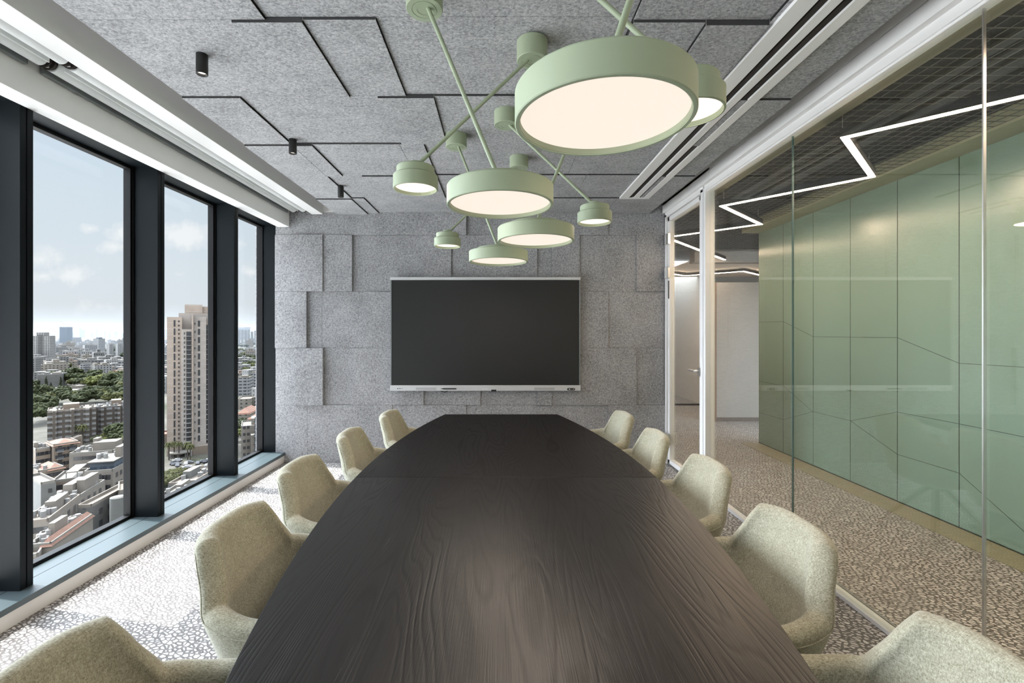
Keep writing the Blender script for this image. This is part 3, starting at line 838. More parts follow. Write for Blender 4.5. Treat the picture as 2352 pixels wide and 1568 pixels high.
def box_uv(bm):
    ul = bm.loops.layers.uv.new('UVMap')
    for f in bm.faces:
        n = f.normal
        if abs(n.z) > 0.5:
            for l in f.loops: l[ul].uv = (0, 0.02)
        else:
            tx = Vector((-n.y, n.x, 0)).normalized()
            for l in f.loops: l[ul].uv = (l.vert.co.dot(tx)+300, l.vert.co.z+0.0)
class Bd:
    """a building: root at its foot, +x to the right along its front, -y towards the viewer"""
    def __init__(s, label, u0, u1, vt, vb, y=None, depth=None, turn=0, cat='building', name='building', group=None):
        s.y = y or 63.37*F/(vb-CV); um = (u0+u1)/2
        phi = math.atan((um-CU)/F); s.cp = math.cos(phi)
        s.k = s.y*s.cp/F                                   # metres per photo pixel sideways
        s.w = (u1-u0)*s.k; s.h = EYE-(vt-CV)*s.y/F-GZ; s.u0, s.u1 = u0, u1; s.um = um
        e = R(turn); ratio = (depth/s.w if depth else 0.7)
        if turn:
            s.w = s.w/(abs(math.cos(e))+ratio*abs(math.sin(e)))
        s.d = depth or ratio*s.w
        ext = (s.w*abs(math.sin(e))+s.d*abs(math.cos(e)))/2
        p = Vector(((um-CU)*s.y/F, s.y, 0)); dirv = p.normalized()
        c = p+dirv*ext
        s.t = thing(name, label, cat, (c.x, c.y, GZ), -phi+e, group)
    def zv(s, v): return EYE-(v-CV)*s.y/F-GZ
    def part(s, name, x0, x1, y0, y1, z0, z1, wall, roof='white', parent=None):
        m = MB(); m.box(x0, x1, y0, y1, z0, z1, 0); m.m[-5] = 1
        return m.build(name, [FM.get(wall, wall) if isinstance(wall, str) else wall, RM[roof]], parent or s.t, uv=box_uv)
    def body(s, wall, roof='white', parapet=True):
        w, d, h = s.w/2, s.d/2, s.h
        m = MB(); m.box(-w, w, -d, d, 0, h, 0); m.m[-5] = 1
        if parapet:
            for a in ((-w,w,-d,-d+.3),(-w,w,d-.3,d),(-w,-w+.3,-d,d),(w-.3,w,-d,d)): m.box(*a, h, h+0.8, 1)
        return m.build('body', [FM[wall], RM[roof]], s.t, uv=box_uv)
    def hut(s, fx=0.1, fy=0.1, sx=0.3, sy=0.4, h=3.0, wall='plainw', roof='white'):
        s.part('roof_hut', (fx-sx/2)*s.w, (fx+sx/2)*s.w, (fy-sy/2)*s.d, (fy+sy/2)*s.d, s.h, s.h+h, wall, roof)
    def tileroof(s, rise=2.2, over=0.5, x0=None, x1=None, y0=None, y1=None, z=None):
        x0 = -s.w/2 if x0 is None else x0; x1 = s.w/2 if x1 is None else x1; y0 = -s.d/2 if y0 is None else y0; y1 = s.d/2 if y1 is None else y1
        z = s.h if z is None else z
        x0 -= over; x1 += over; y0 -= over; y1 += over; i = min(x1-x0, y1-y0)/2
        m = MB(); a = [(x0,y0,z),(x1,y0,z),(x1,y1,z),(x0,y1,z)]
        if x1-x0 > y1-y0: r = [(x0+i,(y0+y1)/2,z+rise),(x1-i,(y0+y1)/2,z+rise)]; fs = [(0,1,5,4),(2,3,4,5),(1,2,5),(3,0,4)]
        else: r = [((x0+x1)/2,y0+i,z+rise),((x0+x1)/2,y1-i,z+rise)]; fs = [(1,2,5,4),(3,0,4,5),(0,1,4),(2,3,5)]
        m.v += a+r; m.f += fs+[(3,2,1,0)]; m.m += [0]*5
        m.build('tiled_roof', RM['tile'], s.t)
    def windows(s, n, rows, z0, dz, ww, wh, face='front', x0=0.1, x1=0.9, name='window'):
        for r in range(rows):
            for k in range(n):
                f = x0+(x1-x0)*(k+0.5)/n; z = z0+r*dz if z0 > 3 else s.h-z0-wh-r*dz
                if z < 0.4: continue
                m = MB()
                if face == 'front': cx = -s.w/2+f*s.w; m.box(cx-ww/2, cx+ww/2, -s.d/2-0.06, -s.d/2+0.1, z, z+wh)
                elif face == 'right': cy = -s.d/2+f*s.d; m.box(s.w/2-0.1, s.w/2+0.06, cy-ww/2, cy+ww/2, z, z+wh)
                else: cy = -s.d/2+f*s.d; m.box(-s.w/2-0.06, -s.w/2+0.1, cy-ww/2, cy+ww/2, z, z+wh)
                m.build(name, WINM, s.t)
    def balconies(s, rows, z0, dz, xa, xb, out=1.4, y=None):
        y = -s.d/2 if y is None else y
        for r in range(rows):
            z = z0+r*dz if z0 > 4 else s.h-z0-r*dz; m = MB(); m.box(xa, xb, y-out, y+0.05, z, z+0.22)
            b = m.build('balcony', BALM, s.t)
            m = MB(); m.box(xa, xb, y-out, y-out+0.08, z+0.22, z+1.05); m.box(xb-0.08, xb, y-out, y, z+0.22, z+1.05); m.build('railing', RAILM, b)
            m = MB(); m.box(xa+0.4, xb-0.4, y-0.08, y+0.1, z+0.3, z+2.5); m.build('balcony_door', WINM, b)
    def wpos(s, x, y, z): return s.t.matrix_basis @ Vector((x, y, z))
ALLB = []
def keep(b): ALLB.append(b); return b

# ground
m = MB(); m.quad((-9000, -4000, GZ), (2500, -4000, GZ), (2500, 14000, GZ), (-9000, 14000, GZ))
gt = NT('city_ground'); gn = gt.noise(gt.coord(), 0.02, 6, 0.7); gt.base(gt.ramp(gn, [(0.35, (0.030,0.034,0.020)), (0.5, (0.06,0.056,0.046)), (0.65, (0.09,0.084,0.074))])); gt.rough(0.95, 0, 0.1)
struct(m.build('ground', gt.mat, fix=False), 'city ground between the buildings')

m = MB(); m.prism([(-9000, -4000), (-20, -4000), (-20, 10), (-9000, 8600)], GZ-0.5, GZ+0.3)  # pale plain added out of view to bounce sunlight into the room
struct(m.build('ground_bounce', plain('pale_bounce', (2.4, 2.33, 2.22), 0.95, var=0.12, scale=0.05)), 'unseen pale ground added to bounce sunlight up to the ceiling')

# the stone residential tower
T = keep(Bd('tall beige stone apartment tower with a stepped crown and balcony stacks', 384, 487, 728, 1045, depth=24, name='tower'))
XU = lambda u: (u-T.um)*T.k
T.part('left_wing', XU(384), XU(418), -9, 12, 0, T.zv(728), 'tower', 'tan')
T.part('core', XU(410), XU(482), -5, 12, 0, T.zv(718), 'towerpale', 'tan')
T.part('balcony_bay', XU(416), XU(441.5), -11.2, -4, T.zv(1022), T.zv(756), 'towerpale', 'tan')
T.part('stone_fin', XU(440.5), XU(444), -12, -4, T.zv(1038), T.zv(722), 'tower', 'tan')
T.part('right_wing', XU(443), XU(474.5), -9.5, 12, 0, T.zv(727), 'towerpale', 'tan')
T.part('side_wing', XU(474), XU(487), -6.5, 10, 0, T.zv(735), 'tower', 'tan')
T.part('crown', XU(424), XU(466), -4.5, 9, T.zv(728), T.zv(697.5), 'tower', 'tan')
T.part('crown', XU(466), XU(484), -2.5, 8, T.zv(728), T.zv(701), 'tower', 'tan')
T.part('podium', XU(440), XU(489), -13, 12, 0, T.zv(1026), 'plainb', 'tan')
def strips(u0, u1, yf, v0, v1, n, hf, name):
    for k in range(n):
        za, zb = T.zv(v0+(v1-v0)*k/n), T.zv(v0+(v1-v0)*(k+1)/n); zc = (za+zb)/2; hh = abs(za-zb)*hf/2
        m = MB(); m.box(XU(u0), XU(u1), yf-0.12, yf+0.2, zc-hh, zc+hh); m.build(name, WINM, T.t)
strips(399, 403, -9, 733, 1020, 15, 0.78, 'window_panel')
strips(409, 412.5, -9, 733, 1020, 30, 0.42, 'window')
strips(455, 460, -9.5, 733, 1020, 15, 0.72, 'window_panel')
strips(447, 449, -9.5, 733, 1020, 15, 0.24, 'window')
for k in range(24):
    z = T.zv(1014)+k*(T.zv(762)-T.zv(1014))/24
    m = MB(); m.box(XU(427), XU(439.5), -12.6, -11.1, z, z+0.25); b = m.build('balcony', BALM, T.t)
    m = MB(); m.box(XU(428), XU(439), -11.35, -11.0, z+0.3, z+2.5); m.build('balcony_door', WINM, b)
    m = MB(); m.box(XU(422.5), XU(424.5), -11.35, -11.0, z+1.0, z+2.2); m.build('window', WINM, b)
    z = T.zv(1030)+k*(T.zv(745)-T.zv(1030))/24
    m = MB(); m.box(XU(474.5), XU(486.5), -8.2, -6.4, z, z+0.25); b = m.build('balcony', BALM, T.t)
    m = MB(); m.box(XU(475), XU(486), -6.65, -6.3, z+0.3, z+2.6); m.build('balcony_door', WINM, b)
m = MB(); m.prism([(XU(389+k*5.2), -14-2.4*math.sin(PI*k/10)) for k in range(11)]+[(XU(441), -8), (XU(389), -8)], T.zv(1036), T.zv(1033.5)); m.build('entrance_canopy', RM['white'], T.t)
for u in (392, 409, 426, 439):
    m = MB(); m.tube((XU(u), -14.0, 0), (XU(u), -14.0, T.zv(1036)), 0.35, n=10); m.build('canopy_column', BALM, T.t)

def simple(label, u0, u1, vt, vb, wall, roof='white', y=None, depth=None, turn=0, hut=None, **kw):
    b = keep(Bd(label, u0, u1, vt, vb, y, depth, turn, **kw)); b.body(wall, roof)
    if hut: b.hut(*hut)
    return b
# far left pane, back to front
for (u0, u1, vt, y) in ((182,187,752,5200),(187,196,757,5200),(219,226,756,5600),(228.5,234,759,5600),(239,243.5,761,5600),(249,255,764,5600),(262,271,761,5600),(290,298,758,5600),(118,126,766,5600),(166,172,763,5600),(208,215,764,5600),(279,284,765,5600),(376,384,757,5600)):
    b = Bd('hazy pale blue tower of the distant skyline on the horizon', u0, u1, vt, 775, y=y, depth=40, name='skyline_tower', group='hazy skyline towers'); b.body('pale', 'grey', False)
simple('slim dark blue office slab standing alone before the hazy skyline', 138, 165.5, 751, 793, 'navy', 'grey', y=2200, depth=40, turn=-28)
simple('low pale office block at the foot of the dark blue slab', 167, 187, 775, 792, 'pale', 'grey', y=2300, depth=30)
b = simple('white twenty-storey apartment tower at the far left of the first window', 74, 127, 772, 836, 'white', 'white', y=880, depth=26, turn=-18)
b.hut(-0.05, 0.0, 0.5, 0.7, 7.5, 'white')
b.balconies(17, 6, 3.1, -b.w*0.18, b.w*0.1, 2.0)
b = simple('glass and white office block on the skyline side of the first window', 216, 240, 778, 815, 'whiteband', 'grey', y=1330, depth=22, turn=30); b.hut(0, 0, 0.6, 0.5, 4, 'glassy', 'grey')
simple('long white office wing in front of the glass office block', 190, 224, 793, 818, 'whiteband', 'white', y=1180, depth=20, turn=12)
simple('grey slab apartment tower beside dark trees in the first window', 246, 260, 791, 822, 'pale', 'grey', y=1100, depth=14, turn=20)
simple('pale apartment slab touching the first mullion', 266, 281, 790, 818, 'pale', 'grey', y=1150, depth=14, turn=20)
simple('white banded office at the right edge of the first window', 281, 299, 797, 820, 'whiteband', 'white', y=1120, depth=18)
simple('bluish apartment row with flat roofs beyond the white complex', 135, 170, 803, 822, 'pale', 'grey', y=1020, depth=16)
b = simple('white six-storey apartment complex with square windows', 206, 257, 839, 872, 'white', 'white', y=640, depth=20, turn=18); b.hut(0.2, 0.1, 0.3, 0.4, 3); b.hut(-0.3, 0.1, 0.2, 0.4, 3)
b = simple('narrow balcony block joined to the left of the white complex', 188, 207, 834, 872, 'whiteband', 'white', y=640, depth=20, turn=-20)
b = simple('dark banded office block under the white twenty-storey tower', 107, 130, 823, 845, 'whiteband', 'grey', y=760, depth=16, turn=0)
simple('grey and white office block to the right of the dark banded one', 131, 158, 820, 846, 'grey', 'grey', y=770, depth=16, turn=10)
simple('grey flats at the left edge of the first window', 72, 96, 822, 868, 'grey', 'grey', y=660, depth=22, turn=-20)
b = simple('long pale block with a flat roof behind the concrete hall', 95, 160, 838, 870, 'cream', 'white', y=640, depth=18, turn=0); b.hut(-0.2, 0, 0.2, 0.5, 2.5)
b = simple('windowless grey concrete hall with a broad flat roof', 88, 155, 860, 892, 'concrete', 'grey', y=535, depth=24, turn=-14); b.hut(-0.25, 0, 0.2, 0.3, 2, 'plaing'); b.hut(0.15, 0.1, 0.35, 0.3, 1.6)
for i, (u0, u1, vt, vb, lab) in enumerate(((145,188,899,908,'bright white shed roof among the trees'), (166,206,887,897,'low pale hall with a vaulted roof among the trees'), (224,266,898,905,'low white roofed shed to the right, among the trees'), (76,88,876,892,'small white house at the left edge by the concrete hall'), (225,250,893,898,'thin cream building behind the white sheds'))):
    simple(lab, u0, u1, vt, vb, 'plainw', 'white', depth=28, turn=-12)
b = simple('house with a shallow terracotta roof above the tree belt', 262, 300, 852, 862, 'cream', 'tile', y=620, depth=24, turn=-15); b.tileroof(3)
b = simple('second house with terracotta tiles, just before the tree belt', 243, 275, 868, 874, 'cream', 'tile', y=580, depth=24, turn=-20); b.tileroof(3)
# brown slabs
b = keep(Bd('long brown five-storey apartment slab with shuttered balconies', 110, 222, 942, 1008, y=262, depth=16, turn=0)); b.body('brown', 'tan')
for f in (-0.36, 0.0, 0.32): b.part('stair_tower', (f-0.045)*b.w, (f+0.045)*b.w, -b.d/2-1.6, b.d/2, 0, b.h+0.6, 'brown', 'tan')
b.hut(-0.02, 0.1, 0.34, 0.5, 3.0, 'plainb', 'tan')
b2 = keep(Bd('second brown apartment slab, roof crowded with white tanks', 220, 299, 934, 1000, y=285, depth=16, turn=0)); b2.body('brown', 'grey')
for f in (-0.3, 0.18): b2.part('stair_tower', (f-0.05)*b2.w, (f+0.05)*b2.w, -b2.d/2-1.6, b2.d/2, 0, b2.h+0.6, 'brown', 'tan')
b2.hut(0.1, 0.1, 0.3, 0.5, 3.4, 'plainb', 'tan')
TANKS = []
def tanks(b, n, z=None, f0=-0.45, f1=0.45, g0=-0.3, g1=0.4):
    for k in range(n):
        x = (f0+(f1-f0)*random.random())*b.w; y = (g0+(g1-g0)*random.random())*b.d
        TANKS.append((b, x, y, b.h if z is None else z))
tanks(b2, 22)
tanks(b, 6)
# foreground quarter
b = keep(Bd('brown four-storey house with a long orange tiled roof', 107, 180, 1022, 1070, y=190, depth=11, turn=12)); b.body('plainb', 'tan'); b.tileroof(1.6, 0.6)
b.windows(5, 4, 0.9, 3.0, 1.8, 1.4); b.balconies(4, 2.6, 3.0, -b.w*0.38, -b.w*0.12, 1.4); b.balconies(4, 2.6, 3.0, b.w*0.1, b.w*0.34, 1.4)
b = keep(Bd('beige flats at the left edge, beside the orange roof', 62, 113, 1034, 1078, y=186, depth=12, turn=14)); b.body('plainb', 'white'); b.windows(5, 5, 0.9, 3.0, 1.6, 1.4); b.windows(3, 5, 0.9, 3.0, 1.4, 1.4, 'right'); b.hut(-0.2, 0.1, 0.3, 0.4, 2.4, 'plainw'); tanks(b, 7)
b = keep(Bd('ochre house with a blue awning behind the orange roof', 160, 182, 1012, 1056, y=205, depth=10, turn=-25)); b.body('plainb', 'tan'); b.windows(2, 4, 0.9, 3.0, 1.4, 1.4); b.windows(3, 4, 0.9, 3.0, 1.4, 1.4, 'right')
b = keep(Bd('long white L-shaped house with a stepped parapet', 162, 292, 1042, 1078, y=183, depth=12, turn=-22)); b.body('plainw', 'white'); b.windows(8, 4, 0.9, 3.0, 1.6, 1.4); b.windows(3, 4, 0.9, 3.0, 1.4, 1.4, 'right'); b.hut(0.18, 0.1, 0.55, 0.5, 3.4); b.hut(-0.1, 0.2, 0.12, 0.3, 4.6); tanks(b, 9, None, -0.48, -0.1)
b = keep(Bd('low house with a red tiled roof in the left foreground', 66, 146, 1083, 1120, y=160, depth=10, turn=15)); b.body('plainb', 'tan'); b.tileroof(1.8, 0.5, x0=-b.w*0.1, x1=b.w*0.5); b.windows(5, 4, 0.9, 3.0, 1.4, 1.4); b.windows(3, 4, 0.9, 3.0, 1.4, 1.4, 'right'); tanks(b, 6, None, -0.48, -0.1)
b = keep(Bd('cream house with a roof terrace canopy and white shutters', 122, 204, 1104, 1142, y=150, depth=12, turn=-14)); b.body('plainb', 'white'); b.windows(4, 5, 1.0, 3.2, 1.6, 1.4); b.windows(3, 5, 1.0, 3.2, 1.4, 1.4, 'right'); b.part('terrace_canopy', 0, b.w*0.46, -b.d*0.45, b.d*0.4, b.h+2.4, b.h+2.7, 'plainw', 'white')
for fx in (0.02, 0.44):
    m = MB(); m.box(fx*b.w-0.1, fx*b.w+0.1, -b.d*0.44, -b.d*0.44+0.2, b.h, b.h+2.4); m.build('canopy_post', BALM, b.t)
b = keep(Bd('white modern four-storey house with a roof terrace and dark windows', 199, 302, 1084, 1142, y=146, depth=13, turn=-24)); b.body('plainw', 'white')
b.windows(7, 5, 0.9, 3.2, 1.3, 1.5); b.windows(4, 5, 0.9, 3.2, 1.4, 1.5, 'right'); b.balconies(3, 3.0, 3.2, -b.w*0.16, b.w*0.16, 1.3)
b.part('terrace_floor', -b.w*0.42, b.w*0.42, -b.d*0.32, b.d*0.42, b.h, b.h+2.8, 'glassy', 'white'); b.part('terrace_slab', -b.w*0.46, b.w*0.46, -b.d*0.4, b.d*0.46, b.h+2.8, b.h+3.1, 'plainw', 'white')
b.part('stair_tower', b.w*0.22, b.w*0.42, 0, b.d*0.4, b.h+3.1, b.h+6.4, 'plainw', 'white')
tanks(b, 6, b.h+3.1, -0.4, 0.15, -0.2, 0.35)
b = keep(Bd('bare grey-green gable wall at the left foreground', 64, 123, 1114, 1176, y=138, depth=14, turn=14)); b.body('plaing', 'white'); b.windows(1, 4, 1.6, 3.4, 0.9, 1.2, 'front', 0.45, 0.75)
b = keep(Bd('sunlit cluster of cream roofs with solar heaters', 124, 236, 1146, 1180, y=128, depth=16, turn=-24)); b.body('plainw', 'white'); b.hut(-0.1, 0.0, 0.35, 0.5, 3.2); b.hut(0.25, 0.1, 0.3, 0.5, 3.8); b.windows(6, 4, 1.0, 3.0, 1.4, 1.4); b.windows(4, 4, 1.0, 3.0, 1.4, 1.4, 'right'); tanks(b, 12)
b = keep(Bd('flat tan roof beside the round concrete shaft', 206, 286, 1158, 1205, y=122, depth=18, turn=-30)); b.body('concrete', 'tan'); b.windows(6, 5, 1.5, 3.2, 1.6, 1.4); b.windows(4, 5, 1.5, 3.2, 1.4, 1.4, 'right')
b = keep(Bd('round grey concrete stair shaft by the first mullion', 251, 291, 1152, 1215, y=114, depth=9, name='stair_shaft'))
m = MB(); m.tube((0,0,0),(0,0,b.h),b.w/2,n=32); m.build('shaft', FM['plaing'], b.t, smooth=40); m = MB(); m.tube((0,0,b.h-0.02),(0,0,b.h+0.1),b.w/2-0.5,n=32); m.build('shaft_roof', RM['tan'], b.t)
b = keep(Bd('grey annex with a flat roof behind the round concrete shaft', 271, 304, 1130, 1190, y=124, depth=10)); b.body('plaing', 'tan')
b = keep(Bd('pale block whose roof is crowded with water tanks, left foreground', 62, 178, 1196, 1250, y=108, depth=18, turn=-20)); b.body('plainw', 'tan'); b.hut(0.05, 0.1, 0.4, 0.4, 2.6); b.windows(7, 4, 1.0, 3.0, 1.4, 1.3); b.windows(4, 4, 1.0, 3.0, 1.4, 1.4, 'right'); tanks(b, 16)
b = keep(Bd('white house with a terracotta corner roof just above the sill', 84, 200, 1248, 1330, y=96, depth=16, turn=-26)); b.body('plainw', 'white'); b.tileroof(1.6, 0.3, x0=0.12*b.w, x1=0.5*b.w); b.hut(-0.15, 0.0, 0.26, 0.3, 2.8); tanks(b, 6, None, -0.45, 0.1)
b = keep(Bd('low dusty roofs along the lower left window edge', 62, 120, 1278, 1360, y=92, depth=14, turn=-10)); b.body('plainb', 'white'); tanks(b, 5)
# second pane
b = keep(Bd('grey flat roof with vents in front of the tower forecourt', 397, 492, 1112, 1160, y=150, depth=16, turn=-28)); b.body('plaing', 'tan'); b.hut(-0.2, 0.1, 0.3, 0.4, 2.5, 'plaing', 'tan'); b.windows(7, 3, 1.0, 3.0, 1.6, 1.3); tanks(b, 9)
b = keep(Bd('low roofs crossed with ducts along the second window sill', 372, 450, 1142, 1200, y=132, depth=14, turn=-24)); b.body('plaing', 'white'); b.hut(0.1, 0.1, 0.3, 0.4, 2.0, 'plainw'); tanks(b, 5)
b = keep(Bd('flat market roof behind the grey vented roof', 420, 500, 1096, 1120, y=186, depth=14, turn=-20)); b.body('plainb', 'tan'); tanks(b, 7)
b = keep(Bd('orange-walled house peeking out left of the stone tower', 372, 386, 1000, 1032, y=262, depth=12)); b.body('plainb', 'tile')
# third pane
for (u0, u1, vt) in ((546,552,757),(553.5,560,757),(561.5,567,758),(568.5,574,757),(575.5,582,761),(583.5,589,759),(590.5,596,757),(598,611,758)):
    b = Bd('slender white high-rise of the distant tower row in the third window', u0, u1, vt, 787, y=2300, depth=14, turn=0, name='high_rise', group='white high-rises on the third window horizon'); b.body('white', 'grey', False)
for (u0, u1, vt) in ((540,560,751.5),(560,575,751)):
    b = Bd('bluish slab rising behind the white high-rise row', u0, u1, vt, 780, y=3900, depth=30, name='skyline_tower', group='bluish slabs behind the high-rises'); b.body('pale', 'grey', False)
simple('white balconied block at the right edge of the third window', 590, 614, 811, 832, 'whiteband', 'white', y=960, depth=18, turn=20)
b = simple('white five-storey office with strip windows in the third window', 544, 582, 868, 920, 'whiteband', 'white', y=460, depth=18, turn=-14); b.hut(0, 0, 0.5, 0.4, 2)
b = simple('taller white stepped office behind the strip-windowed one', 578, 616, 856, 902, 'whiteband', 'white', y=500, depth=20, turn=-14); b.hut(0.1, 0, 0.5, 0.5, 5, 'whiteband')
simple('terraced cream flats under the white office', 545, 586, 918, 945, 'cream', 'tan', y=380, depth=18, turn=-12)
simple('pale flats with a balcony front at the right of the third window', 582, 614, 914, 942, 'cream', 'white', y=390, depth=16, turn=-16)
b = simple('house under a wide terracotta roof in the third window', 546, 594, 951, 972, 'cream', 'tile', y=330, depth=22, turn=-18); b.tileroof(4)
b = simple('second terracotta-roofed house, a step lower in the third window', 570, 616, 964, 984, 'cream', 'tile', y=310, depth=18, turn=-18); b.tileroof(3.5)
b = simple('tan-roofed house above the terracotta roofs in the third window', 584, 616, 936, 954, 'cream', 'tan', y=350, depth=16, turn=-18); b.tileroof(2.5)
b = keep(Bd('white nine-storey flats with balconies low in the third window', 554, 612, 980, 1070, y=215, depth=16, turn=0)); b.body('plainw', 'white')
b.part('front_bay', -b.w*0.12, b.w*0.5, -b.d/2-4, -b.d/2, 0, b.h-3, 'plainw', 'white'); b.windows(2, 6, b.h-20, 3.1, 1.1, 1.3, 'front', 0.05, 0.36); b.balconies(6, b.h-22, 3.1, b.w*0.0, b.w*0.26, 1.5, -b.d/2-4); b.balconies(6, b.h-22, 3.1, b.w*0.3, b.w*0.5, 1.5, -b.d/2-4)
b.hut(0.1, 0.1, 0.4, 0.5, 3)

tank0 = None
for i, (b, x, y, z) in enumerate(TANKS):
    p = b.wpos(x, y, z)
    if tank0 is None:
        m = MB(); m.tube((0,0,0),(0,0,1.5),0.55,n=14); tank0 = m.build('water_tank', TANK, smooth=40)
        tag(tank0, 'small white water tank standing on a city roof', 'water tank', 'rooftop water tanks'); o = tank0
    else: o = tank0.copy(); COL.objects.link(o)
    o.location = p

# trees
def crown_mesh(name, mat, n, rx, rz, zc, seed, cone=False):
    if not cone: n = n*3
    rnd = random.Random(seed); bm = bmesh.new()
    for k in range(n):
        if cone:
            f = k/(n-1); z = rz*2*f; rr = rx*(1-f)**0.8*0.9+0.12; cx = (rnd.random()-.5)*rx*0.3*(1-f); cy = (rnd.random()-.5)*rx*0.3*(1-f)
        else:
            a = rnd.random()*2*PI; q = rnd.random()**0.5*rx*0.82; cx, cy = q*math.cos(a), q*math.sin(a)
            z = zc+(rnd.random()-0.45)*rz*1.3*(1-(q/rx)**2*0.7); rr = rx*(0.17+0.17*rnd.random())
        mt = Matrix.Translation((cx, cy, z)) @ Matrix.Diagonal((rr, rr, rr*(1.3 if cone else 0.85), 1))
        r = bmesh.ops.create_icosphere(bm, subdivisions=2, radius=1, matrix=mt)
        for v in r['verts']:
            d = mnoise.noise(v.co*1.6+Vector((seed, k, 0)))+0.6*mnoise.noise(v.co*4.0)
            v.co += (v.co-Vector((cx, cy, z)))*d*0.7
    me = D.meshes.new(name); bm.to_mesh(me); bm.free(); me.materials.append(mat)
    return me
TM = [crown_mesh('crown', LEAF[0], 12, 5.0, 3.2, 6.0, 1), crown_mesh('crown', LEAF[1], 12, 5.0, 3.0, 6.0, 2), crown_mesh('crown', LEAF[2], 11, 4.6, 2.8, 5.4, 3), crown_mesh('crown', LEAF[0], 13, 5.4, 3.4, 6.2, 4)]
CY = crown_mesh('crown', LEAF[3], 9, 1.9, 6.5, 0, 5, True)
trunk = MB().tube((0,0,0),(0,0,5),0.35,0.22,10)
trunk_me = trunk.build('trunk_source', TRUNK); tm = trunk_me.data; D.objects.remove(trunk_me)
def tree(x, y, s, kind, label, group=None, parts=False, z=GZ):
    name = 'cypress' if kind == 'cy' else 'tree'
    if parts:
        t = thing(name, label, 'tree', (x, y, z), random.random()*6, group); t.scale = (s, s, s)
        c = D.objects.new('crown', CY if kind == 'cy' else TM[kind]); COL.objects.link(c); c.parent = t
        k = D.objects.new('trunk', tm); COL.objects.link(k); k.parent = t
    else:
        t = D.objects.new(name, CY if kind == 'cy' else TM[kind]); COL.objects.link(t)
        t.location = (x, y, z-1.0); t.rotation_euler = (0, 0, random.random()*6); t.scale = (s, s, s*(0.9+0.3*random.random())); tag(t, label, 'tree', group)
    return t
def tree_px(u, v_base, s, kind, label, group=None, parts=False):
    y = 63.37*F/(v_base-CV); tree((u-CU)*y/F, y, s, kind, label, group, parts)
BELT = 'dark bushy tree of the belt behind the brown slabs'
for (u, v, s, k) in ((84,945,1.5,0),(98,950,1.7,3),(112,938,1.3,0),(90,918,1.5,3),(104,914,1.4,0),(120,930,1.2,1),(132,926,1.4,0),(144,928,1.4,3),(156,930,1.3,0),(168,928,1.4,1),(178,930,1.4,0),(190,932,1.3,3),(200,930,1.5,0),(210,924,1.6,3),(222,926,1.5,1),(232,928,1.3,0),(245,922,1.4,3),(256,930,1.3,1),(268,926,1.4,0),(282,930,1.4,1),(292,926,1.4,3),(214,912,1.4,0),(228,914,1.3,1),(80,978,1.5,0),(92,972,1.5,3),(100,966,1.4,0)):
    tree_px(u, v, s, k, BELT, 'tree belt behind the brown slabs')
UP = 'green tree of the park strip below the white apartment complex'
for (u, v, s, k) in ((160,884,1.5,0),(170,890,1.4,1),(178,884,1.5,0),(186,890,1.4,3),(196,892,1.5,0),(206,892,1.6,1),(216,896,1.8,2),(226,896,1.9,2),(236,896,1.6,1),(246,900,1.7,0),(258,896,1.8,3),(268,888,1.9,1),(278,900,1.8,0),(288,896,1.9,3),(292,910,1.8,1),(280,914,1.6,0),(270,876,1.6,1),(284,876,1.7,3),(294,880,1.7,1),(226,878,1.4,0),(162,870,1.3,3),(182,872,1.3,1),(150,912,1.2,0),(262,912,1.2,1)):
    tree_px(u, v, s, k, UP, 'trees of the park strip')
for (u, v, s) in ((106,898,1.25),(117,905,1.2),(139,900,1.25),(287,846,1.2),(285,840,1.1)):
    tree_px(u, v, s, 'cy', 'dark slender cypress standing near the concrete hall', 'cypresses by the concrete hall')
tree_px(130, 1164, 1.05, 'cy', 'dark conical cypress beside the bare gable wall', None, True)
tree_px(188, 1132, 0.55, 2, 'round yellow-green tree at the corner of the cream house', None, True)
tree_px(203, 1232, 0.42, 0, 'small lone green tree growing near the round concrete shaft', None, True)
DK = 'large dark tree in front of the second brown slab'
for (u, v, s, k) in ((262,1016,1.0,0),(276,1018,1.25,3),(288,1020,1.2,0),(252,1018,0.8,1),(240,1024,0.6,2),(268,1026,0.9,0),(292,1030,0.8,1),(232,1018,0.6,0),(222,1022,0.55,0)):
    tree_px(u, v, s, k, DK, 'dark trees before the second brown slab', True)
for (u, v, s, k) in ((548,818,1.8,0),(560,822,1.8,1),(572,816,1.6,0),(586,818,1.8,3),(600,820,1.7,1),(552,850,1.8,1),(563,856,1.9,0),(576,852,1.9,3),(588,856,1.9,1),(598,850,1.8,0),(606,856,1.7,3),(546,862,1.7,1),(570,866,1.7,1)):
    tree_px(u, v, s, k, 'tree of the green belt across the third window', 'green belt in the third window')
for (u, v, s, k) in ((547,992,1.0,0),(553,1002,1.0,3),(546,1014,0.9,2),(600,918,1.0,2)):
    tree_px(u, v, s, k, 'green tree between the terracotta roofs and the white flats', 'trees among the terracotta roofs', True)
for (u, v, s, k) in ((382,1118,0.8,1),(392,1116,0.75,1),(402,1112,0.8,1),(412,1110,0.7,1),(420,1108,0.6,1),(386,1128,0.75,1),(398,1124,0.7,1),(408,1120,0.65,1),(378,1130,0.8,1)):
    tree_px(u, v, s, k, 'dusty olive bush of the thicket below the tower forecourt', 'thicket below the tower', False)
